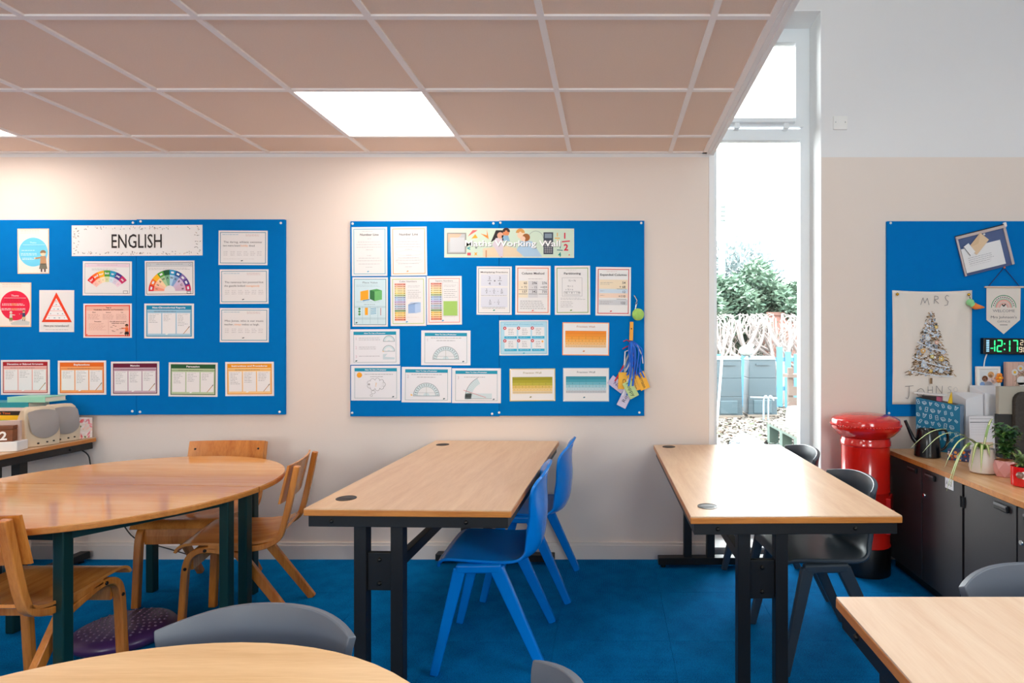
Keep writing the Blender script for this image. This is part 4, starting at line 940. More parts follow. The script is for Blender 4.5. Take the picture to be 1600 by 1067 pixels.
MB().tube([(.0, 0, 0), (-.015, -.01, -.05), (-.04, -.01, -.06), (-.045, -.012, -.14)], .004, 6).build('white_end', MATS['ribbon_white'], t)
b = MB()
for q in range(5): b.tube(spline([(.005*q-.01, -.004*q, .0), (-.02+.02*q, -.03, -.05), (-.01+.014*q, -.035, -.13), (-.03+.018*q, -.03, -.20)], 8), .004, 5)
b.build('blue_strands', mat('ribbon_blue', (20, 100, 210), .6), t, kind='stuff')
# ------------------------------------------------------------------ right-hand board: hanging, pouch, pennant, clock
def wquad(name, m, x0, y0, x1, y1, Y, th, parent=None, loc0=None):
    pass
t = thing('linen_hanging', 'cream linen wall hanging printed with a decorated fir tree', 'wall hanging', (X(1456, BY), BY, Z(542, BY)))
w_, h_ = 124, 177
nx, nz = 24, 34; vs = []; fs = []
for j in range(nz+1):
    for i in range(nx+1):
        u, v = i/nx, j/nz
        sag = 2.2*math.sin(PI*u)*(1-v)**2
        d = .004+.010*abs(math.sin(PI*min(1, v*1.6))) * (math.exp(-((u-.12-.28*v)/.05)**2)+math.exp(-((u-.88+.28*v)/.05)**2))*(1-v)+.004*v*math.sin(u*5+.5)**2
        sx = 1-.012*math.sin(v*PI)+.02*(v-.5)*(.5-u)*0
        vs.append(((u-.5)*w_*U*sx, -d, (.5-v)*h_*U-sag*U*(1-v)+(1.5*U*(1-u) if v > .5 else 0)*0))
for j in range(nz):
    for i in range(nx): fs.append((j*(nx+1)+i, (j+1)*(nx+1)+i, (j+1)*(nx+1)+i+1, j*(nx+1)+i+1))
M_LINEN = mat('cream_linen', (232, 222, 212), .95, spec=.1, bump=.3, bscale=900)
o = MB().add(vs, fs).build('cloth', M_LINEN, t, smooth=80); md = o.modifiers.new('thickness', 'SOLIDIFY'); md.thickness = .0012; md.offset = -1
p = Print(step=.0004)
rr = random.Random(21)
INKG = (120, 116, 118)
ST = {'M': [[(0, 1), (.28, 0), (.5, .75), (.8, .05), (1, 1)]], 'R': [[(.1, 1), (.2, 0)], [(.2, .02), (.75, .1), (.8, .38), (.2, .5), (.9, 1)]], 'S': [[(.95, .1), (.6, 0), (.3, .2), (.5, .45), (.85, .6), (.7, .95), (.2, 1)]],
      'J': [[(0, .05), (1, 0)], [(.5, .02), (.45, .8), (.3, 1), (.05, .92)]], 'O': [[(.5, 0), (.1, .3), (0, .7), (.15, 1), (.9, .95), (1, .6), (.8, .15), (.5, 0)]], 'H': [[(.05, 0), (.05, 1)], [(.9, 0), (.9, 1)], [(.05, .55), (.9, .5)]], 'N': [[(0, 1), (.05, 0), (.9, 1), (.95, 0)]]}
def hand(ch, x, y, w2, h2, c=INKG):
    for pl in ST[ch]:
        for (a, b2), (c2, d2) in zip(pl, pl[1:]): p.line(x+a*w2, y+b2*h2, x+c2*w2, y+d2*h2, .75, c, 6)
hand('M', 42, 12, 13, 11); hand('R', 62, 9, 9, 12); hand('S', 77, 8, 9, 16); hand('J', 18, 148, 13, 20); hand('O', 36, 152, 12, 11); hand('H', 53, 149, 8, 11); hand('N', 66, 148, 10, 12); hand('S', 82, 149, 8, 10, (176, 170, 170)); hand('O', 93, 150, 6, 7, (206, 200, 198))
WB = [(150, 110, 70), (176, 138, 96), (120, 92, 62), (198, 164, 124), (96, 80, 64)]
for k in range(620):
    v = rr.random()**.62; half = 3+33*v
    if rr.random() < .12: half *= 1.12
    x = 58+rr.uniform(-half, half); y = 32+v*100; a = rr.uniform(-.5, .5)+(.35 if x > 58 else -.35); l = rr.uniform(1.4, 4.0)*(.5+.6*v)
    p.line(x-l*math.cos(a), y-l*math.sin(a), x+l*math.cos(a), y+l*math.sin(a), rr.uniform(.5, 1.1), rr.choice(WB), 2)
for k in range(170):
    v = rr.random()**.62; half = 2+30*v; p.circ(58+rr.uniform(-half, half), 32+v*100, rr.uniform(.7, 2.0), rr.choice([(214, 226, 240), (196, 210, 226), (230, 236, 244), (170, 186, 206)]), 3, 8)
for k, (y0, y1) in enumerate(((60, 70), (80, 96), (104, 120), (124, 134))):
    hw0 = 3+32*((y0+y1)/2-32)/100
    q = [(58-hw0+2*hw0*i/10, y0+(y1-y0)*i/10+2*math.sin(i/10*PI)) for i in range(11)]
    for a, c in zip(q, q[1:]): p.line(*a, *c, 1.3, (222, 232, 242), 4)
for x, y, r_, c in ((66, 57, 2.4, (244, 208, 90)), (46, 94, 4, (246, 196, 130)), (60, 103, 3, (240, 226, 140)), (74, 106, 4, (246, 206, 120)), (58, 125, 2.6, (240, 196, 90)), (53, 74, 4, (224, 232, 240)), (47, 116, 4.4, (214, 224, 236)), (74, 125, 3.6, (216, 228, 240)), (67, 81, 3, (240, 190, 170)), (77, 96, 3.6, (206, 216, 232))):
    for a in range(5): p.circ(x+r_*.6*math.cos(a*1.2566), y+r_*.6*math.sin(a*1.2566), r_*.5, c, 5, 8)
    p.circ(x, y, r_*.35, (250, 246, 236), 6, 8)
p.rect(56.5, 136, 4, 9, (150, 120, 90), 2); p.rect(58.5, 136, .8, 9, (90, 80, 70), 3)
p.build(t, INK_CLOTH, loc=(-62*U, -.0165, 88.5*U))
for i, px in enumerate((1400, 1511)):
    t = thing('brass_pin', ['round brass pin at the left corner of the linen hanging', 'round pin holding the linen hanging beside the carrot ornament'][i], 'pin', (X(px, BY), BY-.006, Z(460 if i else 459.5, BY)))
    MB().ball((0, -.012, 0), .009, 12, 8).build('head', mat('brass', (206, 160, 60), .25, metal=1), t, smooth=80); MB().tube([(0, -.006, 0), (0, .005, 0)], .0025, 6).build('pin_shaft', M_CHROME, t)
t = thing('carrot_ornament', 'small felt carrot ornament with a mint green top', 'ornament', (X(1511, BY), BY-.024, Z(463, BY)))
MB().tube([(0, 0, 0), (.004, -.002, -.02)], .002, 6).build('string', M_BLACK, t)
b = MB(); b.ball((.002, -.004, -.036), .021, 12, 8); b.ball((.012, -.010, -.050), .016, 12, 8); b.build('leaf_top', mat('mint_felt', (150, 216, 150), .9, noise=.1), t, smooth=80)
MB().tube([(.016, -.010, -.052), (.030, -.012, -.062), (.055, -.014, -.064), (.078, -.016, -.066)], [.018, .018, .011, .003], 12).build('root', mat('carrot_felt', (246, 140, 66), .8, noise=.12), t, smooth=80)
# tilted plastic pouch
PXc, PYc = 1537, 391
t = thing('document_pouch', 'tilted dark blue pouch with a pale rim, pinned above the pennant', 'pouch', (X(PXc, BY), BY-.008, Z(PYc, BY)), rot=(0, -math.radians(14), 0))
w_, h_ = 80*U, 64*U
MB().box(-w_/2, w_/2, -.004, .004, -h_/2, h_/2).build('back_sheet', mat('pouch_blue', (74, 92, 136), .35, noise=.1, nscale=20), t, bevel=.002)
rim = mat('pouch_rim', (196, 180, 176), .4)
b = MB(); b.box(-w_/2, w_/2, -.012, -.003, h_/2-.022, h_/2-.004); b.build('top_rail', rim, t, bevel=.003)
MB().box(-w_/2, w_/2, -.010, -.002, h_/2-.004, h_/2+.002).build('zip_edge', M_BLACK, t)
MB().box(w_/2-.020, w_/2-.004, -.011, -.003, -h_/2, h_/2-.022).build('side_rim', rim, t, bevel=.003); MB().box(-w_/2, -w_/2+.012, -.010, -.003, -h_/2, h_/2-.022).build('side_rim', rim, t, bevel=.003)
MB().box(w_/2-.012, w_/2+.004, -.014, .0, h_/2-.016, h_/2+.010).build('zip_end', M_WHITE, t, bevel=.003)
MB().ball((.012, -.014, h_/2-.030), .006, 8, 5).build('pin', M_WHITE, t)
t2 = thing('letter_sheet', 'white typed sheet slipped into the tilted blue pouch', 'paper', (X(PXc-4, BY), BY-.020, Z(PYc+9, BY)), rot=(0, -math.radians(14), 0))
c = MB().box(-31*U, 31*U, -.0012, .0012, -20*U, 18*U).build('sheet', mat('sheet_white', (234, 232, 232), .5), t2); p = Print(); p.greek(-24, -2, 42, 4, 3, (170, 168, 172), .7, 5); p.greek(-24, 10, 42, 1, 3, (200, 198, 200), .6, 8); p.build(c, loc=(0, -.0014, 0))
t2 = thing('manila_card', 'buff envelope poking out of the tilted blue pouch', 'envelope', (X(1526, BY), BY-.024, Z(381, BY)), rot=(0, -.9, 0))
MB().box(-16*U, 14*U, -.0012, .0012, -8*U, 9*U).build('envelope', mat('manila', (226, 196, 160), .6), t2); MB().add([(-16*U, -.0016, 9*U), (14*U, -.0016, 9*U), (-1*U, -.0018, 1*U)], [(0, 1, 2)]).build('flap', mat('manila_flap', (216, 184, 146), .6), t2)
t2 = thing('folded_note', 'small folded white note at the left side of the pouch', 'paper', (X(1510, BY), BY-.027, Z(390, BY)), rot=(0, .9, 0))
MB().box(-8*U, 9*U, -.001, .001, -5*U, 5*U).build('note', mat('note_white', (238, 236, 236), .5), t2); MB().box(-8*U, 9*U, -.002, -.001, -5*U, -4.4*U).build('note_edge', M_BOLT, t2)
# pennant
t = thing('welcome_pennant', 'small cream pennant with a rainbow hanging from a wooden rod', 'pennant', (X(1567, BY), BY-.006, Z(447, BY)))
w_, h_ = 53, 74
pts = [(-w_/2, 0), (w_/2, 0), (w_/2-1, 52), (0, h_), (-w_/2, 52)]
b = MB(); b.add([(x*U, -.001, -y*U) for x, y in pts]+[(x*U, .001, -y*U) for x, y in pts], [(0, 1, 2, 3, 4), (9, 8, 7, 6, 5)]+[(i, (i+1) % 5, 5+(i+1) % 5, 5+i) for i in range(5)])
b.build('cloth', M_LINEN, t)
b = MB(); b.tube([(-30*U, -.004, -1.2*U), (30*U, -.004, -1.2*U)], .0055, 10); b.build('rod', mat('pale_dowel', (232, 206, 184), .5), t, smooth=40)
sgs = mat('navy_cord', (40, 50, 100), .8)
for s_ in (-1, 1): MB().tube([(s_*24*U, -.004, 0), (0 if s_ < 0 else 0, -.004, 29*U)], .0022, 6).build('string', sgs, t)
MB().ball((0, -.008, 29*U), .006, 8, 5).build('pin', mat('salmon_pin', (220, 120, 90), .4), t)
p = Print()
for k, (r_, c) in enumerate(((19.5, (70, 150, 110)), (16.6, (44, 60, 80)), (14, (130, 190, 160)), (12.2, (232, 130, 120)), (10.2, (240, 176, 166)), (8.4, (214, 190, 180)), (6.8, (232, 140, 130)))):
    if k == 1:
        for a in range(8, 176, 12): p.band(0, 33, r_-1.2, r_, a, a+7, c, 2, 2)
    else: p.band(0, 33, r_-1.1, r_, 0, 180, c, 2, 20)
p.line(-2.6, 28, 0, 31, 1.7, (40, 40, 46), 3); p.line(0, 31, 2.8, 27.4, 1.7, (40, 40, 46), 3)
p.text('WELCOME', 0, 40, 4.2, (120, 116, 118), wd=34); p.text('to', 0, 43.6, 1.6, (150, 146, 146)); p.text("Mrs Johnson's", 0, 49.6, 4, (84, 80, 84), wd=40); p.text('OFFICE', 0, 56, 3, (130, 126, 128), wd=20); p.rect(-6, 59.4, 12, .9, (120, 116, 116))
p.build(t, INK_CLOTH, loc=(0, -.0012, 0))
# digital clock
t = thing('digital_clock', 'black digital wall clock with green glowing figures', 'clock', (X(1536, BY-.03), BY-.003, Z(540, BY-.03)), rot=(0, .012, 0))
u = U
MB().box(0, 96*u, -.032, 0, -12.5*u, 12.5*u).build('case', mat('clock_black', (18, 16, 18), .25), t, bevel=.004)
def glow(name, c, s): return mat(name, c, .5, emit=c, es=s)
def seg(p, ch, x, y, w_, h, t_, c):
    S7 = {'0': 'abcdef', '1': 'bc', '2': 'abged', '7': 'abc', '9': 'abcdfg', '-': 'g', '6': 'acdefg', '3': 'abcdg'}[ch]
    R = {'a': (x+t_*.6, y, w_-1.2*t_, t_), 'd': (x+t_*.6, y+h-t_, w_-1.2*t_, t_), 'g': (x+t_*.6, y+h/2-t_/2, w_-1.2*t_, t_), 'f': (x, y+t_*.5, t_, h/2-t_*.8), 'b': (x+w_-t_, y+t_*.5, t_, h/2-t_*.8), 'e': (x, y+h/2+t_*.3, t_, h/2-t_*.8), 'c': (x+w_-t_, y+h/2+t_*.3, t_, h/2-t_*.8)}
    for k in S7: p.rect(*R[k], c, 2)
p = Print()
seg(p, '1', 10, 2.6, 8, 19, 2, (0, 0, 0)); p.rect(10.5, 15, 4.4, 1.8, (0, 0, 0), 2); seg(p, '2', 20, 2.6, 9, 19, 2, (0, 0, 0)); seg(p, '1', 34, 2.6, 7, 19, 2, (0, 0, 0)); seg(p, '7', 44, 2.6, 9, 19, 2, (0, 0, 0))
p.rect(31, 7.6, 2.2, 2.2, (0, 0, 0), 2); p.rect(31, 16.4, 2.2, 2.2, (0, 0, 0), 2)
p.build(t, glow('green_digit', (50, 236, 140), 1.0), loc=(0, -.0325, 12.5*u), name='digits')
p = Print()
for x, s_ in ((56, '2'), (62.5, '1'), (69, '2')): seg(p, s_, x, 2.6, 5, 8, 1, (0, 0, 0))
for x, s_ in ((54.5, '9'), (61, '0'), (68, '6')): seg(p, s_, x, 13.4, 5, 8, 1, (0, 0, 0))
p.build(t, glow('amber_digit', (226, 206, 176), .7), loc=(0, -.0325, 12.5*u), name='small_digits')
p = Print()
for k in range(7): p.rect(4, 3.2+k*2.7, 4.6, 1.8, (0, 0, 0), 2)
p.build(t, glow('day_bar', (150, 200, 225), .8), loc=(0, -.0325, 12.5*u), name='day_marks')
MB().tube(spline([(8.5*u, -.012, -12.5*u), (6*u, -.008, -22*u), (5*u, -.006, -34*u)], 8), .0035, 6).build('power_cable', M_WHITE, t)
# ------------------------------------------------------------------ switch plate
t = thing('blank_plate', 'white blank electrical plate high on the wall right of the window', 'wall plate', (X(1312, WALL), WALL, Z(192, WALL)))
MB().box(-.041, .043, -.010, 0, -.041, .041).build('plate', M_WHITE, t, bevel=.004)
for x in (-.028, .030): MB().lathe([(.004, 0), (.004, .001), (.001, .0012)], 8).build('screw', M_CHROME, t, loc=(x, -.0100, .003), rot=(PI/2, 0, 0))
# ------------------------------------------------------------------ red post box
t = thing('post_box', 'red pillar post box replica with a black base, standing in the corner', 'post box', (1.449, 3.36, 0), 1.05)
MB().lathe([(.128, 0), (.132, .004), (.132, .150), (.128, .158)], 48).build('base', M_REDBLACK, t, smooth=40)
MB().lathe([(.127, .158), (.134, .162), (.134, .172), (.129, .18), (.129, .46), (.1305, .462), (.1305, .470), (.129, .472), (.129, .715), (.134, .72), (.134, .742), (.130, .748), (.130, .762)], 48).build('body', M_RED, t, smooth=40)
MB().lathe([(.128, .762), (.150, .775), (.178, .806), (.183, .815), (.183, .850), (.179, .862), (.165, .872), (.12, .886), (.06, .893), (.005, .895)], 56).build('cap', M_RED, t, smooth=35)
b = MB()
for k in range(72):
    a = 2*PI*k/72
    b.ball((.184*math.cos(a), .184*math.sin(a), .8315), .006, 5, 4)
b.build('beading', M_RED, t, kind='stuff', smooth=80)
dd = MB().box(-.07, .07, -.137, -.11, .24, .44).build('door', M_RED, t, bevel=.006)
MB().ball((.055, -.14, .34), .010, 10, 6).build('knob', M_RED, dd, smooth=80)
MB().tube([(.13, .0, .34), (.15, .0, .34), (.152, 0, .325)], .006, 8).build('hinge', M_RED, t)
# ------------------------------------------------------------------ cupboards and worktop
CX0, CX1, CT = 1.63, 2.10, .672
def cupboard(label, y0, y1, sign):
    t = thing('metal_cupboard', label, 'cupboard', (CX0, y0, 0), 0, 'dark metal cupboards')
    d = y1-y0
    MB().box(.02, CX1-CX0, .002, d-.002, .05, CT-.027).build('body', M_CAB, t, bevel=.003)
    MB().box(.03, CX1-CX0-.02, .01, d-.01, 0, .05).build('plinth', M_BLACK, t)
    for k in range(2):
        a, b_ = .004+k*(d/2), (k+1)*d/2-.003
        door = MB().box(0, .021, a, b_, .055, CT-.032).build('door', M_CAB, t, bevel=.003)
        hy = b_-.085 if k == 0 else a+.085
        MB().box(-.012, .002, hy-.045, hy+.045, CT-.075, CT-.045).build('handle', M_BLACK, door, bevel=.006)
        MB().box(-.014, -.008, hy-.038, hy+.038, CT-.056, CT-.049).build('handle_lip', mat('worn_steel', (110, 108, 112), .35, metal=.6), door)
        for z in (.12, .56): MB().tube([(-.003, a+.001 if k == 0 else b_-.001, z-.025), (-.003, a+.001 if k == 0 else b_-.001, z+.025)], .007, 8).build('hinge', M_BLACK, door)
    MB().lathe([(.011, 0), (.011, .006), (.009, .009), (.003, .009)], 16).build('lock', M_CHROME, t, loc=(0, d/2-.03, .505), rot=(0, -PI/2, 0), smooth=40)
    return t
c1 = cupboard('dark metal cupboard with a white lettered label, beside the red post box', 2.735, 3.45, 1)
c2 = cupboard('dark metal cupboard with a chrome lock, at the right picture edge', 2.012, 2.727, 0)
lb = MB().box(-.002, 0, -.034, .034, -.026, .026).build('label_plate', mat('label_white', (230, 228, 230), .4), c1, loc=(-.0005, .105, .618))
p = Print(unit=.001); p.text('A S 2', -2, 9, 22, (40, 38, 44), 2, wd=48); p.build(lb, loc=(-.002, 0, 0), rot=(0, 0, -PI/2))
wt = MB().box(CX0-.012, CX1+.012, 2.0, 3.47, CT-.024, CT-.001).build('worktop', wood('worktop_beech', (214, 160, 104), (234, 190, 140), 'y', .25))
tag(wt, 'long beech worktop lying across the dark cupboards', 'worktop')
MB().box(CX0-.0145, CX0-.012, 2.0, 3.47, CT-.025, CT-.001).build('front_edge', M_EDGE, wt)
# ------------------------------------------------------------------ things on the worktop
A = Vector((1.785, 3.455)); N = Vector((1.952, 3.30)); ax = (N-A).normalized(); nrm = Vector((ax.y, -ax.x)); 
if nrm.y > 0: nrm = -nrm
L = (N-A).length; dp = .085
t = thing('magazine_file', 'teal magazine file covered in white book outlines', 'magazine file', (A.x, A.y, CT), math.atan2(ax.y, ax.x))
TEALB = mat('teal_card', (8, 112, 150), .4)
hA, hN = .303, .268
b = MB(); b.hexa([(0, 0, 0), (L, 0, 0), (L, dp, 0), (0, dp, 0), (0, 0, hA), (L, 0, hN), (L, dp, hN), (0, dp, hA)])
fl = b.build('body', TEALB, t, bevel=.002)
MB().hexa([(.004, .004, hA-.003), (L-.004, .004, hN-.003), (L-.004, dp-.004, hN-.003), (.004, dp-.004, hA-.003), (.004, .004, hA+.0005), (L-.004, .004, hN+.0005), (L-.004, dp-.004, hN+.0005), (.004, dp-.004, hA+.0005)]).build('inside', M_BLACK, t)
MB().box(L, L+.0012, 0, dp, 0, hN).build('end_face', mat('teal_grey_card', (110, 142, 172), .4), t)
def book_icons(p, W_, H_, sl, seed):
    rr = random.Random(seed); k = 0
    for j in range(6):
        for i in range(7):
            x = W_*(i+.5+(.25 if j % 2 else -.1))/7; y = 8+j*13+sl*x/W_; 
            if x > W_-4 or y > H_-5: continue
            a = rr.uniform(-.6, .6); s = rr.uniform(3.2, 4.6); ca, sa = math.cos(a), math.sin(a); R = lambda u_, v_: (x+u_*ca-v_*sa, y+u_*sa+v_*ca)
            kind = k % 4; k += 1; c = (206, 226, 236)
            if kind == 0: q = [R(-s*.5, -s), R(s*.5, -s), R(s*.5, s), R(-s*.5, s)]
            elif kind == 1: q = [R(-s, -s*.5), R(s*.3, -s*.7), R(s, s*.2), R(-s*.2, s*.6)]
            elif kind == 2: q = [R(-s*.8, -s*.9), R(0, -s*.4), R(s*.8, -s*.9), R(s*.2, s), R(-s*.2, s)]
            else: q = [R(-s*.6, -s*.6), R(s*.1, -s), R(s*.7, s*.5), R(0, s)]
            for m_ in range(len(q)): p.line(*q[m_], *q[(m_+1) % len(q)], .8, c, 2)
            p.line(*R(-s*.3, -s*.1), *R(s*.3, s*.1), .7, c, 2)
            if kind == 1: p.line(*R(-s, 0), *R(-s*.2, s*1.0), .7, c, 2); p.line(*R(-s*.2, s*1.0), *R(s, s*.6), .7, c, 2)
p = Print(unit=L/80); book_icons(p, 80, hA/(L/80), 10, 3); p.build(fl, loc=(0, -.0004, hA))
for lab, nm, x, col, hgt, cat in (('yellow pointed paper shape sticking up from the teal magazine file', 'paper_triangle', .165, (244, 196, 30), .05, 'paper craft'), ):
    tt = thing(nm, lab, cat, (A.x+ax.x*x-nrm.x*.04, A.y+ax.y*x-nrm.y*.04, CT+.255)); MB().add([(-.016, -.003, 0), (.018, -.003, 0), (.012, -.003, .085), (-.016, .003, 0), (.018, .003, 0), (.012, .003, .085)], [(0, 1, 2), (5, 4, 3), (0, 3, 4, 1), (1, 4, 5, 2), (2, 5, 3, 0)]).build('shape', mat('yellow_card', col, .5), tt); MB().ball((.012, -.004, .012), .005, 8, 5).build('eye', M_BLACK, tt)
tt = thing('black_box', 'small black and pink box standing in the teal magazine file', 'box', (A.x+ax.x*.075-nrm.x*.045, A.y+ax.y*.075-nrm.y*.045, CT+.25), math.atan2(ax.y, ax.x)); MB().box(-.05, .05, -.02, .02, 0, .062).build('carton', mat('black_card', (30, 24, 28), .4), tt); MB().box(.028, .0505, -.0205, .0205, .02, .062).build('pink_end', mat('pink_card', (190, 90, 120), .5), tt)
tt = thing('paper_tray', 'flat white sheet lying on top of the teal magazine file', 'paper', (A.x+ax.x*.07-nrm.x*.03, A.y+ax.y*.07-nrm.y*.03, CT+.322), math.atan2(ax.y, ax.x), rot=(0, .03, math.atan2(ax.y, ax.x))); MB().box(-.08, .08, -.03, .03, 0, .006).build('sheet', mat('sheet_white', (234, 232, 232), .5), tt, bevel=.001)
# watering can
t = thing('watering_can', 'black plastic watering can with a long thin spout', 'watering can', (1.735, 3.235, CT))
MB().lathe([(.060, 0), (.066, .004), (.062, .07), (.053, .145), (.050, .15), (.046, .149), (.044, .135), (.01, .13)], 32).build('body', mat('black_gloss_plastic', (16, 16, 18), .22), t, smooth=40)
MB().tube([(-.045, .0, .06), (-.075, .01, .10), (-.095, .015, .15), (-.112, .02, .195)], [.016, .011, .009, .008], 12).build('spout', MATS['black_gloss_plastic'], t, smooth=60)
MB().tube(spline([(.045, -.005, .14), (.09, -.01, .145), (.105, -.012, .10), (.09, -.01, .05), (.055, -.005, .03)], 16), .007, 8).build('handle', MATS['black_gloss_plastic'], t, smooth=60)
# small patterned box
t = thing('patterned_box', 'little box with an orange and blue pattern behind the spider plant', 'box', (1.875, 3.11, CT), -.72)
b_ = MB().box(-.085, .085, -.03, .03, 0, .058).build('box_body', mat('navy_card', (60, 70, 110), .5), t, bevel=.002)
p = Print(unit=.001); rr = random.Random(5)
for k in range(60): p.circ(rr.uniform(-80, 80), rr.uniform(-54, -4), rr.uniform(3, 8), rr.choice([(230, 130, 50), (240, 170, 90), (50, 60, 110), (200, 196, 200), (170, 60, 50), (90, 120, 180)]), 1+k % 3, 8)
p.build(b_, loc=(0, -.0302, 0))
# white file and typed sheet
t = thing('white_file', 'tall white document file behind the spider plant', 'document file', (2.02, 3.36, CT))
MB().hexa([(0, 0, 0), (.10, 0, 0), (.10, .13, 0), (0, .13, 0), (0, 0, .30), (.10, 0, .33), (.10, .13, .33), (0, .13, .33)]).build('file_body', mat('white_card', (228, 228, 232), .5), t, bevel=.002)
t = thing('white_file', 'broad white organiser box against the board, below the family photo', 'document file', (2.06, 3.40, CT))
MB().hexa([(0.065, -.05, 0), (.22, -.05, 0), (.22, .10, 0), (.065, .10, 0), (.065, -.05, .335), (.22, -.05, .315), (.22, .10, .37), (.065, .10, .37)]).build('organiser', mat('white_card', (228, 228, 232), .5), t, bevel=.002)
t = thing('typed_sheet', 'pale typed sheet with a header line leaning on the white file', 'paper', (2.055, 3.27, CT+.001), 0, rot=(-.08, 0, 0))
c = MB().box(-.065, .075, -.001, .001, .0, .215).build('sheet', mat('sheet_grey', (222, 220, 224), .5), t); p = Print(unit=.001)
p.frame(-65, -215, 140, 215, 1.6, (170, 168, 172)); p.rect(-58, -200, 120, 2, (110, 108, 112)); p.rect(-58, -182, 124, 3, (120, 118, 122)); p.rect(-58, -178, 124, 1.5, (150, 150, 152)); p.rect(-20, -70, 84, 50, (216, 190, 160)); p.greek(-55, -168, 110, 5, 14, (200, 198, 202), 2, 4); p.build(c, loc=(0, -.0012, 0))
# plants
SOIL = mat('potting_soil', (60, 40, 28), 1, noise=.4, nscale=80)
def leaf_blade(b, base, yaw, length, rise, droop, wdt, n=9, col=None, side=None):
    d = Vector((math.cos(yaw), math.sin(yaw), 0)); q = Vector((-d.y, d.x, 0)); L_ = []
    for i in range(n+1):
        t_ = i/n; p_ = Vector(base)+d*length*t_+Vector((0, 0, rise*math.sin(min(1, t_*1.2)*PI/2)-droop*t_**2.4)); w_ = wdt*math.sin(PI*(.12+.88*t_))**.7*(1-.35*t_)
        L_.append((p_, max(w_, .0004)))
    lo, hi = side or (-1, 1)
    b.add([p_+q*w_*s_+Vector((0, 0, .25*abs(s_)*w_)) for p_, w_ in L_ for s_ in (lo, hi)], [(2*i, 2*i+1, 2*i+3, 2*i+2) for i in range(n)])
t = thing('spider_plant', 'spider plant with long arching striped leaves in a white stoneware pot', 'potted plant', (1.787, 2.835, CT))
MB().lathe([(.044, 0), (.056, .006), (.060, .03), (.054, .075), (.047, .112), (.048, .118), (.044, .118), (.042, .10), (.01, .098)], 36).build('pot', mat('cream_stoneware', (222, 214, 206), .3, noise=.03, nscale=40), t, smooth=40)
MB().lathe([(.042, .1), (.02, .104), (.002, .106)], 16).build('soil', SOIL, t, smooth=60)
lg = mat('spider_leaf_green', (122, 158, 62), .45); lw = mat('spider_leaf_cream', (232, 226, 176), .45)
rr = random.Random(2)
# yaw, length, rise, droop
SP = [(PI*.98, .34, .16, .155), (PI*1.0, .29, .14, .15), (PI*1.06, .21, .12, .19), (PI*1.10, .205, .10, .26), (PI*1.2, .13, .09, .17), (PI*1.06, .20, .085, .27), (PI*1.30, .12, .08, .165), (PI*.9, .16, .11, .10), (.15, .062, .15, .0), (PI*1.7, .10, .06, .05), (PI*1.9, .09, .05, .04), (PI*1.45, .07, .06, .08)]
for yw, ln, ri, dr in SP:
    b = MB(); leaf_blade(b, (0, 0, .105), yw, ln, ri, dr, .0098, 14); lf = b.build('leaf', lg, t)
    b = MB(); leaf_blade(b, (0, 0, .1062), yw, ln, ri, dr, .0098, 14, side=(-.4, .4)); b.build('stripe', lw, lf)
def bushy(name, label, loc, pot, hgt, spread, n, cols, seed, lw_=.014, group=None):
    t = thing(name, label, 'potted plant', loc); pot(t); rr = random.Random(seed); ms = [mat('leaf_%d_%d_%d' % c, c, .35) for c in cols]
    for s_ in range(6):
        a = rr.uniform(0, 2*PI); l = rr.uniform(.4, 1)*spread; top = Vector((math.cos(a)*l, math.sin(a)*l, pot.h+hgt*(1-.5*l/spread)))
        pts = spline([(0, 0, pot.h-.01), tuple(top*.5+Vector((0, 0, pot.h*.4))), tuple(top)], 8)
        MB().tube(pts, .0022, 5).build('stem', mat('green_stem', (80, 100, 50), .6), t)
        for k in range(n//6):
            p_ = pts[min(7, 2+int(rr.random()*6))]; b = MB(); yw = rr.uniform(0, 2*PI); leaf_blade(b, (p_[0], p_[1], p_[2]+rr.uniform(-.005, .01)), yw, rr.uniform(.025, .045), rr.uniform(.0, .02), rr.uniform(0, .02), lw_*rr.uniform(.6, 1.1), 4); b.build('leaf', rr.choice(ms), t)
    return t
def pot_pink(t):
    n = 6; pr = []
    for r_, z, off in ((.036, 0, 0), (.050, .035, PI/6), (.044, .075, 0)): pr.append([(r_*math.cos(2*PI*k/n+off), r_*math.sin(2*PI*k/n+off), z) for k in range(n)])
    b = MB(); b.add(pr[0]+pr[1]+pr[2], [tuple(range(n-1, -1, -1))]); fs = []
    for lv in range(2):
        for k in range(n):
            o0 = lv*n; o1 = (lv+1)*n
            if lv == 0: fs += [(o0+k, o1+k, o0+(k+1) % n), (o0+(k+1) % n, o1+k, o1+(k+1) % n)]
            else: fs += [(o0+k, o1+k, o0+(k+1) % n) if False else (o0+k, o1+(k+1) % n, o1+k), (o0+k, o0+(k+1) % n, o1+(k+1) % n)]
    b.add(pr[0]+pr[1]+pr[2], fs); b.build('pot', mat('pink_ceramic', (236, 176, 176), .2), t, bevel=.001)
    MB().lathe([(.042, .072), (.02, .08), (.002, .082)], 12).build('bark_mulch', mat('bark', (150, 84, 44), .9, noise=.5, nscale=90), t)
pot_pink.h = .078
bushy('leafy_houseplant', 'dark green leafy houseplant in a pink faceted pot', (1.842, 2.765, CT), pot_pink, .18, .11, 260, [(40, 78, 34), (58, 100, 44), (30, 60, 28), (96, 130, 62)], 4, .016)
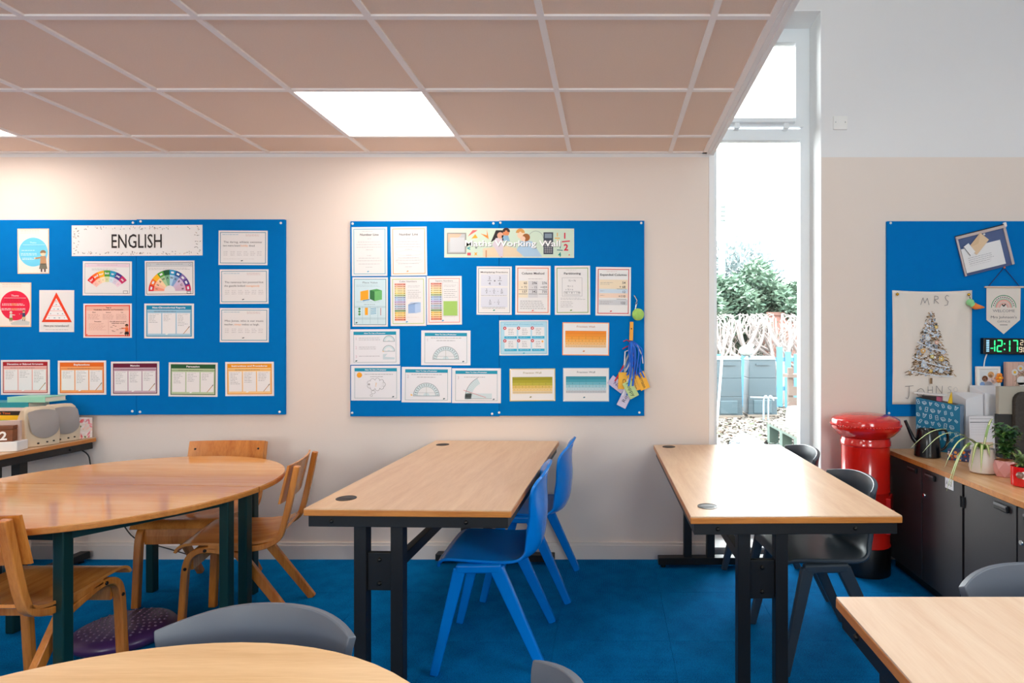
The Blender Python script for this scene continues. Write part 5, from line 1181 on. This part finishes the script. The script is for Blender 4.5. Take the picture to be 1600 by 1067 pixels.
def pot_red(t):
    po = MB().lathe([(.040, 0), (.047, .004), (.049, .03), (.049, .085), (.046, .086), (.044, .07), (.01, .07)], 36).build('pot', mat('red_ceramic', (206, 24, 26), .2), t, smooth=40)
    b = MB()
    for a0, a1, z0, z1 in ((215, 292, .034, .072),):
        n = 14; vs = []; m_ = 8
        for i in range(n+1):
            a = math.radians(a0+(a1-a0)*i/n); hh = math.sqrt(max(0.02, 1-((i/n-.5)*2)**2)); zc = (z0+z1)/2
            for k in range(2): vs.append((.0497*math.cos(a), .0497*math.sin(a), zc+(k-.5)*(z1-z0)*hh))
        b.add(vs, [(2*i, 2*i+1, 2*i+3, 2*i+2) for i in range(n)])
    b.build('white_face', mat('white_glaze', (240, 236, 232), .25), po)
    MB().ball((.049*math.cos(math.radians(220)), .049*math.sin(math.radians(220)), .053), .016, 12, 8, (1, 1, .9)).build('beak', mat('brown_glaze', (130, 104, 92), .3), po, smooth=80)
    MB().ball((.0505*math.cos(math.radians(265)), .0505*math.sin(math.radians(265)), .062), .0025, 8, 5).build('eye', M_BLACK, po)
    MB().lathe([(.044, .08), (.02, .083), (.002, .084)], 12).build('soil', SOIL, t)
pot_red.h = .086
bushy('small_succulent', 'small succulent in a red pot with a white bird face', (1.800, 2.575, CT), pot_red, .055, .045, 90, [(110, 134, 80), (140, 160, 96), (84, 110, 66)], 9, .008)
# divider, picture, photo frame
t = thing('felt_divider', 'grey screen with a dark felt panel behind the plants', 'screen', (2.135, 3.25, 0))
MB().box(0, 1.0, 0, .03, .90, 1.053).build('top_panel', mat('warm_grey_panel', (178, 172, 158), .6), t, bevel=.004); MB().box(-.004, 1.0, .004, .028, .05, .90).build('lower_panel', mat('dark_panel', (54, 52, 50), .6), t)
pts = [(.07, 0), (1.0, 0), (1.0, .505)]+[(.07+.05-.05*math.sin(a), .455+.05*math.cos(a)) for a in (0, .4, .8, 1.2, PI/2)]
b = MB().prism(pts, 0, .03); o = b.build('felt_panel', mat('charcoal_felt', (74, 70, 66), 1, spec=.05, noise=.35, nscale=70, bump=.5, bscale=250), t, loc=(0, -.002, .52), rot=(PI/2, 0, 0), bevel=.004)
for x in (.1, .85): MB().box(x, x+.04, -.12, .15, 0, .05).build('foot', M_BLACK, t)
t = thing('photo_frame', 'white frame with a family photograph against the blue board', 'photo frame', (X(1544, 3.50), 3.50, Z(600, 3.50)), rot=(-.03, 0, 0))
uu = 3.5/F
b = MB(); W2, H2 = 18.5*uu, 28*uu
b.box(-W2, W2, -.008, .012, H2-4*uu, H2); b.box(-W2, W2, -.008, .012, -H2, -H2+4*uu); b.box(-W2, -W2+4*uu, -.008, .012, -H2+4*uu, H2-4*uu); b.box(W2-4*uu, W2, -.008, .012, -H2+4*uu, H2-4*uu)
b.build('frame', M_WHITE, t, bevel=.002); ph = MB().box(-W2+3*uu, W2-3*uu, 0, .01, -H2+3*uu, H2-3*uu).build('photograph', mat('photo_base', (222, 224, 226), .3), t)
p = Print(unit=uu)
for x, y, r_, c in ((-5, -9, 4.6, (120, 70, 44)), (-4.6, -7, 3.6, (232, 190, 166)), (4.5, -15, 5, (226, 170, 110)), (4.2, -13, 4.2, (240, 206, 184)), (9, -6, 5, (238, 204, 186)), (-9, 0, 4, (120, 150, 196)), (2, -2, 8, (226, 206, 206)), (0, 4, 9, (190, 206, 222)), (6, 10, 5, (112, 68, 44)), (5, 13, 3.6, (236, 180, 156)), (9, 17, 5, (228, 130, 110)), (-3, 12, 3, (60, 66, 80))): p.circ(x, y, r_, c, 1, 14); 
p.build(ph, loc=(0, -.001, 0))
t = thing('flower_clip', 'tiny orange flower ornament at the corner of the photo frame', 'ornament', (X(1562, 3.48), 3.482, Z(590, 3.48)))
b = MB()
for a in range(6): b.ball((.012*math.cos(a*1.047), 0, .02*math.sin(a*1.047)), .011, 8, 6, (1, .5, 1))
b.build('petals', mat('orange_felt', (240, 140, 40), .7), t, smooth=80, kind='stuff'); MB().ball((0, -.006, 0), .008, 8, 6).build('centre', mat('yellow_felt', (246, 190, 60), .7), t, smooth=80)
t = thing('daisy_canvas', 'canvas print of daisies and a white heart on pink boards', 'canvas print', (X(1571, 3.49), 3.50, Z(606, 3.49)), 0)
cv = MB().box(0, 66*uu, -.018, .010, -6*uu, 41*uu).build('canvas', mat('pink_boards', (214, 176, 160), .6, noise=.12, nscale=14), t, bevel=.003)
p = Print(unit=uu)
rr = random.Random(8)
for k in range(7): p.rect(1+k*9, -40, .5, 45, (170, 130, 116), 1)
for k in range(26): p.line(*(rr.uniform(12, 60), rr.uniform(-30, -4)), *(rr.uniform(12, 60), rr.uniform(-30, -4)), .7, rr.choice([(120, 84, 54), (150, 110, 70), (96, 110, 70)]), 2)
for x, y in ((13, -25), (22, -31), (37, -28)):
    for a in range(11): p.circ(x+3.6*math.cos(a*.571), y+3.6*math.sin(a*.571), 1.6, (246, 244, 242), 3, 8)
    p.circ(x, y, 2, (240, 186, 40), 4, 10)
p.circ(23, -12, 7, (238, 234, 232), 3, 20); p.circ(34, -12, 7, (238, 234, 232), 3, 20); p.poly([(16.5, -9), (40.5, -9), (28.5, 4)], (238, 234, 232), 3)
p.build(cv, loc=(0, -.0184, 0))
# ------------------------------------------------------------------ side desk on the left: books, speakers, calendar, floral box
DZ = .731
def bk(label, x0, x1, y0, dep, z0, z1, col, pages=True, rz=0, txt=None, tc=None, seed=0):
    t = thing('book', label, 'book', (x0, y0, z0), rz, 'books stacked on the side desk')
    w_ = x1-x0; h_ = z1-z0; m = mat('cover_%d_%d_%d' % col, col, .45)
    b = MB(); b.box(0, w_, 0, dep, 0, .003); b.box(0, w_, 0, dep, h_-.003, h_); b.box(0, w_, 0, .003, .003, h_-.003); cv = b.build('cover', m, t)
    MB().box(.003, w_-.004, .003, dep-.004, .003, h_-.003).build('pages', mat('book_pages', (232, 224, 206), .8), t)
    if txt:
        p = Print(unit=.001); p.text(txt, w_*500, -h_*1000*.25, h_*1000*.5, tc, 2, wd=min(w_*700, len(txt)*h_*400), bold=.02); p.build(cv, loc=(0, -.0006, 0))
    return t
yb = 3.345
z = DZ
def zz(py): return Z(py, yb)
xr = lambda px: X(px, yb)
st = [('navy book at the bottom of the tall book stack', -60, 42, (28, 50, 96), 697, 686), ('white paperback low in the tall book stack', -60, 30, (230, 228, 222), 686, 679), ('white folder in the tall book stack, under the green book', -60, 38, (214, 218, 222), 679, 669), ('green book under the yellow one', -60, 33, (60, 150, 50), 669, 656), ('bright yellow book under the black one', -60, 36, (246, 196, 30), 656, 648.6),
      ('black book with orange and white lettering on its spine', -60, 38, (34, 26, 28), 648.6, 641.6), ('cream book under the teal one', -60, 46, (226, 206, 196), 641.6, 636.4), ('teal book with a black patterned spine', -60, 43, (24, 146, 160), 636.4, 628.4), ('mint green book lying on top of the tall stack', 9, 68, (150, 216, 190), 628.4, 620)]
for i, (lab, a, c, col, p0, p1) in enumerate(st):
    z0 = DZ if i == 0 else zz(p0); z0 = max(z0, DZ)
    bk(lab, xr(a)-.0, xr(c), yb+.004*(i % 3), .135, z0, zz(p1), col, txt={5: 'PERFECT  Just Time', 8: None}.get(i), tc=(236, 120, 60))
def speaker(label, loc, rz):
    t = thing('computer_speaker', label, 'speaker', loc, rz, 'beige computer speakers')
    # footprint: front edge at y=0; top narrower and leaning back
    b = MB(); n = 10; vs = []
    lev = [(0, .075, 0, .13), (.06, .080, .002, .13), (.14, .078, .012, .12), (.195, .070, .028, .10), (.212, .055, .036, .09)]
    for z_, hw, yf, yb_ in lev:
        ring = [(-hw, yf+.012), (-hw*.6, yf), (hw*.6, yf), (hw, yf+.012), (hw*.8, yb_), (-hw*.8, yb_)]
        vs += [(x, y, z_) for x, y in ring]
    m_ = 6; fs = [tuple(range(m_-1, -1, -1)), tuple((len(lev)-1)*m_+k for k in range(m_))]
    for i in range(len(lev)-1):
        for k in range(m_): fs.append((i*m_+k, i*m_+(k+1) % m_, (i+1)*m_+(k+1) % m_, (i+1)*m_+k))
    MB().add(vs, fs).build('case', mat('beige_plastic', (214, 196, 168), .45), t, bevel=.006)
    pts = [(.064*math.cos(PI+PI*k/16), .100+.056*math.sin(PI+PI*k/16)) for k in range(17)]+[(.066, .14), (.066, .175), (.060, .188), (.03, .196), (0, .198), (-.03, .196), (-.060, .188), (-.066, .18), (-.066, .14)]
    b = MB(); nn = len(pts)
    fy = lambda z_: -.008+(.000 if z_ < .06 else .036*((z_-.06)/.145)**1.7)
    b.add([(x, fy(z_), z_) for x, z_ in pts]+[(x*.6, fy(z_)-.008, .125+(z_-.125)*.6) for x, z_ in pts]+[(0, fy(.125)-.010, .125)], [(k, (k+1) % nn, nn+(k+1) % nn, nn+k) for k in range(nn)]+[(nn+k, nn+(k+1) % nn, 2*nn) for k in range(nn)]+[])
    b.build('grille', mat('grey_mesh', (156, 150, 146), .6, bump=.6, bscale=900), t, smooth=60)
    MB().tube([(-.03, -.004, .018), (-.03, .004, .018)], .005, 8).build('knob', M_BLACK, t); MB().tube([(.01, -.004, .02), (.01, .004, .02)], .004, 8).build('knob', M_BLACK, t); MB().tube([(.04, -.004, .022), (.04, .004, .022)], .004, 8).build('knob', M_BLACK, t)
    return t
s1 = speaker('beige computer speaker, nearer of the two on the side desk', (-3.085, 3.232, DZ), 1.25)
dup(s1, (-3.088, 3.362, DZ), 1.25, 'beige computer speaker beside the floral box')
t = thing('floral_box', 'small box with a pink lily pattern at the end of the side desk', 'box', (-3.115, 3.475, DZ), 1.30)
bx_ = MB().box(-.048, .048, -.035, .05, 0, .118).build('box_body', mat('floral_base', (240, 226, 216), .5), t, bevel=.003)
p = Print(unit=.001); rr = random.Random(6)
for k in range(44):
    x, y = rr.uniform(-44, 44), rr.uniform(-112, -6); c = rr.choice([(238, 130, 140), (246, 176, 180), (250, 236, 230), (240, 110, 110), (250, 200, 120), (120, 140, 84), (250, 214, 200), (246, 150, 160)])
    a = rr.uniform(0, PI); l = rr.uniform(8, 20); ww = rr.uniform(4, 8)
    p.poly([(max(-47, min(47, x+u_*l*math.cos(a)-v_*ww*math.sin(a))), max(-117, min(-1, y+u_*l*math.sin(a)+v_*ww*math.cos(a)))) for u_, v_ in ((-1, 0), (0, -1), (1, 0), (0, 1))], c, 1+k % 4)
p.build(bx_, loc=(0, -.0352, 0))
t = thing('block_calendar', 'wooden block calendar showing white figures in a white stand', 'calendar', (-3.112, 3.10, DZ), .30)
MB().box(-.25, .03, -.045, .045, 0, .05).build('stand', M_WHITE, t, bevel=.004); MB().box(-.24, .012, .012, .03, .04, .155).build('back_frame', mat('pink_frame', (214, 186, 172), .5), t, bevel=.003)
wd_ = wood('walnut_block', (110, 58, 26), (150, 84, 40), 'x', .4)
for k in range(3):
    bb = MB().box(-.232+k*.08, -.157+k*.08, -.03, .012, .05, .112).build('number_block', wd_, t, bevel=.003)
    p = Print(unit=.001); p.text('002'[k], -194.5+k*80, -60, 44, (250, 246, 240), 3, bold=.03); p.build(bb, loc=(0, -.0305, 0))
mb = MB().box(-.232, .003, -.026, .012, .113, .132).build('month_block', wd_, t, bevel=.002); p = Print(unit=.001); p.text('December', -100, -118, 10, (226, 206, 190), 2); p.build(mb, loc=(0, -.0265, 0))
t = thing('paper_sheet', 'plain white sheet lying at the front of the side desk', 'paper', (-3.22, 2.955, DZ), .05); MB().box(-.16, .12, -.06, .05, 0, .002).build('sheet', M_WHITE, t)
# cables and bags under the side desk
t = tag(MB().tube(spline([(-3.16, 3.528, .66), (-3.11, 3.53, .62), (-3.09, 3.53, .54), (-3.02, 3.53, .40), (-2.92, 3.528, .24), (-2.84, 3.526, .136), (-2.74, 3.526, .098), (-2.61, 3.526, .06), (-2.50, 3.52, .03), (-2.40, 3.50, .006)], 40), .0035, 6).build('power_cable', M_BLACK, smooth=60), 'thin black cable trailing down the wall from the side desk', 'cable')
def bag(label, loc, s, col, seed):
    t = thing('carrier_bag', label, 'bag', loc, 0, 'bags under the side desk'); rr = random.Random(seed); b = MB(); b.ball((0, 0, .5), .5, 18, 12)
    b.v = [(x*s[0]*(1+rr.uniform(-.09, .09)), y*s[1]*(1+rr.uniform(-.09, .09)), max(0, z_*s[2]*(1+rr.uniform(-.06, .06)))) for x, y, z_ in b.v]
    b.build('bag_body', mat('bag_%d' % seed, col, .6), t, smooth=60); MB().tube(spline([(-.06, 0, s[2]*.95), (-.03, 0, s[2]*1.25), (.03, 0, s[2]*1.25), (.06, 0, s[2]*.95)], 10), .008, 6).build('handle', MATS['bag_%d' % seed], t)
bag('off-white crumpled bag under the side desk', (-3.42, 3.30, 0), (.34, .22, .26), (206, 196, 186), 3)
bag('brown crumpled bag beside the white one under the desk', (-3.30, 3.02, 0), (.22, .2, .18), (120, 96, 84), 5)
# wobble cushion
t = thing('wobble_cushion', 'purple inflated wobble cushion with raised nubs on the carpet', 'cushion', (-2.12, 2.585, 0), .3)
PUR = mat('purple_vinyl', (74, 44, 96), .3)
MB().lathe([(.14, .0), (.175, .012), (.19, .03), (.19, .042), (.178, .058), (.15, .068), (.08, .074), (.005, .076)], 48).build('disc', PUR, t, smooth=50)
b = MB(); PURL = mat('purple_nubs', (128, 104, 134), .45)
for ring, n in ((.03, 6), (.05, 10), (.07, 14), (.09, 18), (.11, 22), (.13, 26), (.15, 30)):
    for k in range(n):
        a = 2*PI*k/n; b.ball((ring*math.cos(a), ring*math.sin(a), .0755-.9*ring**2*.35), .0055, 5, 4, (1, 1, .7))
b.build('nubs', PURL, t, kind='stuff')
# ------------------------------------------------------------------ outside the window
def dim(cs): return [tuple(v*.84 for v in c) for c in cs]
_mat = mat
def mat(name, rgb, *a, **k): return _mat(name, dim([rgb])[0], *a, **k)
GZ = -.06
M_GRAVEL = mat('wet_leaf_litter', (104, 96, 88), .95, noise=.55, nscale=9, bump=1, bscale=30)
struct(MB().box(-8, 26, WALL+.4, 45, GZ-.2, GZ).build('ground', M_GRAVEL))
rr = random.Random(31)
b = MB()
cs = dim([(132, 126, 118), (106, 92, 80), (80, 66, 54), (118, 110, 100), (66, 60, 54), (146, 142, 138), (70, 82, 50), (108, 80, 66)])
for k in range(3600):
    y = 4.6+8.5*rr.random(); x = y*rr.uniform(.16, .36); s = rr.uniform(.015, .05); a = rr.uniform(0, PI); b.col = rr.choice(cs)
    ca, sa = math.cos(a)*s, math.sin(a)*s; h = rr.uniform(.004, .03)
    b.add([(x-ca, y-sa, GZ+h), (x+sa*.6, y-ca*.6, GZ), (x+ca, y+sa, GZ+h*rr.random()), (x-sa*.6, y+ca*.6, GZ+h)], [(0, 1, 2, 3)])
o = b.build('leaf_litter', attr_mat('litter_ink', .8), kind='stuff', fixn=False); o['label'] = 'pale fallen leaves and gravel on the ground outside'
def tx(px, Y): return X(px, Y)
PB_ = mat('compost_bin_plastic', (44, 62, 70), .5); PBL = mat('compost_bin_lid', (56, 76, 84), .45)
def bin_(label, px0, px1, Y, rz):
    w_ = X(px1, Y)-X(px0, Y); t = thing('compost_bin', label, 'compost bin', ((X(px0, Y)+X(px1, Y))/2, Y+w_/2, GZ), rz, 'dark compost bins outside')
    h = 1.08; a = w_/2; c = a*.90
    for k in range(3):
        z0, z1 = .04+k*.33, .04+(k+1)*.33-.003; r0 = a+(c-a)*k/3; r1 = a+(c-a)*(k+1)/3
        MB().hexa([(-r0, -r0, z0), (r0, -r0, z0), (r0, r0, z0), (-r0, r0, z0), (-r1, -r1, z1), (r1, -r1, z1), (r1, r1, z1), (-r1, r1, z1)]).build('wall_ring', PB_, t, bevel=.006)
    MB().hexa([(-c-.02, -c-.02, 1.02), (c+.02, -c-.02, 1.02), (c+.02, c+.02, 1.02), (-c-.02, c+.02, 1.02), (-c+.03, -c+.03, 1.09), (c-.03, -c+.03, 1.09), (c-.03, c-.03, 1.09), (-c+.03, c-.03, 1.09)]).build('lid', PBL, t, bevel=.015)
    MB().box(-c*.7, c*.7, -a-.012, -a+.02, .06, .30).build('hatch', PBL, t, bevel=.01); MB().box(-.12, .12, -c-.03, -c+.02, .93, .96).build('handle', PB_, t)
    MB().box(-a-.02, a+.02, -a-.06, a+.05, 0, .04).build('base_board', mat('weathered_wood', (110, 100, 90), .8), t)
    return t
bin_('dark compost bin at the left of the window, a pale rod leaning on it', 1117, 1160, 10.6, .03)
bin_('dark compost bin next to the blue fence, a pale pipe stand before it', 1170, 1215, 10.7, -.03)
t = tag(MB().tube([(X(1120, 9.6), 9.6, GZ), (X(1128, 9.9), 9.9, Z(560, 9.9))], .022, 8).build('leaning_rod', mat('pale_rod', (150, 150, 148), .5), smooth=60), 'pale rod leaning against the left compost bin', 'rod')
t = thing('white_sack', 'pale wrinkled sack lying across the lids of the compost bins', 'sack', (X(1167, 10.9), 10.95, GZ+1.09))
b = MB(); b.ball((0, 0, .10), .11, 14, 9, (1.3, .9, .95)); b.v = [(x*(1+rr.uniform(-.06, .06)), y, max(.0, z+rr.uniform(-.008, .008))) for x, y, z in b.v]; b.build('sack_body', mat('white_sacking', (150, 154, 150), .7, noise=.1), t, smooth=60); MB().ball((.11, 0, .19), .04, 8, 6).build('tied_neck', MATS['white_sacking'], t, smooth=60)
# tap and hose rail in front of the right bin
t = thing('hose_stand', 'pale bent pipe stand in front of the right compost bin', 'pipe', (X(1196, 10.2), 10.2, GZ))
for x in (-.03, .05): MB().tube(spline([(x, 0, 0), (x, 0, .35), (x+.04, 0, .42), (x+.09, 0, .34)], 10), .016, 8).build('pipe', mat('pale_blue_pipe', (130, 146, 156), .4), t, smooth=60)
MB().tube([(-.26, 0, .40), (.2, 0, .38)], .016, 8).build('rail', MATS['pale_blue_pipe'], t)
# blue slatted fence
t = thing('blue_fence', 'light blue picket fence beside and behind the compost bins', 'fence', (0, 12.2, GZ))
M_BF = mat('blue_fence_paint', (56, 112, 140), .6, noise=.1)
for i, px in enumerate((1112, 1122, 1163, 1218, 1231, 1245, 1258, 1271, 1284)):
    hgt = [1.15, 1.1, 1.15, 1.25, 1.15, 1.1, 1.2, 1.1, 1.1][i]; MB().box(X(px, 12.2)-.06, X(px, 12.2)+.06, -.012, .012, 0, hgt).build('slat', M_BF, t)
for z_ in (.35, .95): MB().box(X(1100, 12.2), X(1300, 12.2), .012, .04, z_, z_+.08).build('rail', M_BF, t)
# wooden planter bench
t = thing('wooden_planter', 'weathered brown wooden trough standing by the fence outside', 'planter', (X(1232, 9.2), 9.2, GZ))
MW = mat('weathered_brown', (92, 78, 70), .85, noise=.15)
for x in (0, .42): MB().box(x, x+.07, 0, .07, 0, .95).build('post', MW, t)
for k in range(3): MB().box(.0, .5, -.02, 0, .18+k*.17, .32+k*.17).build('plank', MW, t)
MB().box(-.02, .52, -.04, .25, .80, .85).build('top_plank', MW, t)
# pallet with a tub
t = thing('wooden_pallet', 'green stained wooden pallet lying outside the window', 'pallet', (2.12, 6.7, GZ), 0)
MPW = mat('pallet_wood', (98, 94, 86), .85, noise=.2, nscale=8); MPG = mat('pallet_green', (70, 88, 78), .8, noise=.2)
for k in range(8): MB().box(0, 1.0, k*.165, k*.165+.12, .26, .285).build('plank', MPW, t)
for y in (0, .58, 1.16):
    for x in (0, .44, .88): MB().box(x, x+.12, y, y+.12, .02, .235).build('block', MPG, t)
for x in (0, .44, .88):
    MB().box(x, x+.12, 0, 1.28, .235, .26).build('bearer', MPG, t); MB().box(x, x+.12, 0, 1.28, 0, .02).build('bearer', MPG, t)
t = thing('white_tub', 'white plastic tub upside down on the pallet', 'tub', (2.36, 7.42, GZ+.285))
MB().lathe([(.16, 0), (.155, .03), (.145, .22), (.13, .255), (.01, .26)], 28).build('tub_body', mat('white_tub_plastic', (160, 166, 170), .4), t, smooth=40); MB().lathe([(.17, .0), (.175, .02), (.16, .03)], 28).build('rim', MATS['white_tub_plastic'], t, smooth=40)
o = MB().add([(X(1130, 7.2), 7.0, GZ+.012), (2.02, 6.9, GZ+.012), (2.03, 8.2, GZ+.03), (X(1160, 8.6), 8.6, GZ+.05), (X(1140, 8.0), 8.0, GZ+.02)], [(0, 1, 2, 3, 4)]).build('plastic_sheet', mat('grey_sheeting', (80, 92, 100), .4)); md = o.modifiers.new('thickness', 'SOLIDIFY'); md.thickness = .012; md.offset = 1
tag(o, 'grey plastic sheeting lying on the ground outside', 'sheeting')
# pollarded trees
M_BARK = mat('pale_bark', (150, 140, 136), .9, noise=.15, nscale=14)
def tree(label, px, Y, hgt, rad, seed):
    t = thing('pollarded_tree', label, 'tree', (X(px, Y), Y, GZ), 0, 'pollarded trees'); r_ = random.Random(seed)
    MB().tube(spline([(0, 0, 0), (r_.uniform(-.05, .05), 0, hgt*.3), (r_.uniform(-.08, .08), 0, hgt*.62)], 8), [rad*(1-.05*k) for k in range(8)], 10).build('trunk', M_BARK, t, smooth=60)
    for k in range(9):
        a = r_.uniform(0, 2*PI); s = r_.uniform(.25, .75); z0 = hgt*r_.uniform(.30, .6); dx, dy = math.cos(a)*s, math.sin(a)*s*.5
        n = 9; b = MB(); b.tube(spline([(0, 0, z0), (dx*.5, dy*.5, z0+hgt*.10), (dx*.9, dy*.9, z0+hgt*.25), (dx, dy, hgt*r_.uniform(.88, .98))], n), [rad*.5*(1-.09*i) for i in range(n)], 7)
        br = b.build('branch', M_BARK, t, smooth=60)
        tb = MB()
        for q in range(3):
            f_ = r_.uniform(.4, 1); p0 = (dx*f_, dy*f_, min(1.7, z0+hgt*.25*f_+.05)); tb.tube(spline([p0, (p0[0]+r_.uniform(-.2, .2), p0[1], min(1.9, p0[2]+.25)), (p0[0]+r_.uniform(-.3, .3), p0[1], min(1.98, p0[2]+r_.uniform(.4, .7)))], 5), [.018, .015, .012, .009, .006], 5)
        tb.build('twigs', M_BARK, br, kind='stuff')
tree('pale pollarded tree behind the left compost bin', 1127, 13.2, 2.0, .07, 1)
tree('pale pollarded tree with a thick trunk between the compost bins', 1164, 13.4, 2.05, .11, 2)
tree('pale pollarded tree behind the right compost bin, thin trunk', 1205, 13.8, 2.0, .07, 3)
tree('pale pollarded tree with the thickest trunk, beside the blue fence', 1224, 13.0, 2.05, .12, 4)
tree('pale pollarded tree next to the right window frame', 1250, 13.5, 1.95, .07, 5)
b = MB()
cs = dim([(120, 110, 104), (96, 82, 74), (130, 124, 120), (70, 60, 54), (100, 72, 62), (64, 80, 54)])
for k in range(420):
    Y = 14.3+rr.random()*.9; x = X(rr.uniform(1095, 1290), Y); z_ = GZ+rr.random()*1.5; l = rr.uniform(.2, .8); a = rr.uniform(.3, 2.8); b.col = rr.choice(cs)
    b.tube([(x, Y, z_), (x+l*.5*math.cos(a)+rr.uniform(-.08, .08), Y, z_+l*.5*math.sin(a)), (x+l*math.cos(a), Y, min(z_+l*math.sin(a), 1.75))], .007, 3, cap=False)
o = b.build('undergrowth', MATS['litter_ink'], kind='stuff', fixn=False); o['label'] = 'tangle of bare pale stems below the hedge'
# conifer hedge and a hazier tree behind it
def sprays(name, label, cat, loc, fn, n, cols, seed, size, asp=.3):
    t = thing(name, label, cat, loc); r_ = random.Random(seed); b = MB()
    for k in range(n):
        p_, d = fn(r_); b.col = r_.choice(cols); s = size*r_.uniform(.5, 1.3); d = Vector(d).normalized(); q = d.cross(Vector((r_.uniform(-1, 1), r_.uniform(-1, 1), r_.uniform(-1, 1)))).normalized(); p_ = Vector(p_)
        b.add([p_-q*s*asp*.3, p_+d*s*.5+q*s*asp, p_+d*s, p_+d*s*.5-q*s*asp], [(0, 1, 2, 3)])
    b.build('foliage', MATS['litter_ink'], t, kind='stuff', fixn=False); return t
H0 = 15.4
def hfn(r_):
    x = X(r_.uniform(1080, 1310), H0+1); zt = 3.0+.25*math.sin(x*2.1)+.2*math.sin(x*5+1); z_ = 1.5+(zt-1.5)*r_.random(); y = r_.random()*1.2-.5*math.sin(PI*min(1, (z_-1.5)/(zt-1.5+.001)))+.3*math.sin(x*7+z_*5)
    return (x, y, z_), (r_.uniform(-.9, .9), -.5-r_.random()*.5, r_.uniform(-.35, .55))
t = sprays('conifer_hedge', 'soft green conifer hedge behind the pollarded trees', 'hedge', (0, H0, 0), hfn, 16000, dim([(108, 138, 116), (90, 120, 98), (126, 152, 130), (68, 94, 76), (140, 162, 142)]), 7, .24, .14)
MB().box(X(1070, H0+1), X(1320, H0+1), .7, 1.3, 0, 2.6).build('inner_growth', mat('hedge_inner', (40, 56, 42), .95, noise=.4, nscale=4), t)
def tfn(r_):
    a, c = r_.uniform(0, 2*PI), r_.uniform(-1, 1); rad = 1.0+.25*r_.random(); s = math.sqrt(1-c*c)
    rad = .15+1.0*r_.random()**.6; p_ = (1.9*rad*s*math.cos(a), 1.4*rad*s*math.sin(a), 3.5+2.1*rad*c); return p_, (math.cos(a)*s+r_.uniform(-.5, .5), math.sin(a)*s, c+r_.uniform(-.4, .4))
t = sprays('hazy_tree', 'greyish leafy tree beyond the hedge at the left of the window', 'tree', (X(1146, 26), 26, GZ), tfn, 5200, dim([(112, 128, 130), (124, 138, 138), (100, 116, 118), (134, 144, 144)]), 12, .22)
MB().tube([(0, 0, 0), (0, 0, 3.4)], .2, 8).build('trunk', M_BARK, t)
t = thing('telegraph_pole', 'pale wooden pole rising above the hedge', 'pole', (X(1126, 24), 24, GZ))
MB().tube([(0, 0, 0), (.08, 0, Z(313, 24)-GZ)], [.17, .12], 12).build('shaft', mat('pale_pole', (96, 106, 104), .8), t, smooth=60)
for k in range(4): MB().box(-.02, .26, -.16, -.10, Z(322+k*7, 24)-GZ-.03, Z(322+k*7, 24)-GZ+.03).build('insulator', mat('pole_fitting', (130, 140, 136), .6), t)
t = thing('brick_shed', 'reddish shed wall glimpsed through the trees below the hedge', 'shed', (X(1232, 14.9), 14.95, GZ)); MB().box(-.5, .35, 0, .5, 0, 2.02).build('shed_wall', mat('pink_brick', (140, 96, 86), .9, noise=.1), t); MB().box(-.55, .4, -.05, .55, 2.02, 2.1).build('roof', mat('shed_roof', (124, 90, 80), .9), t)
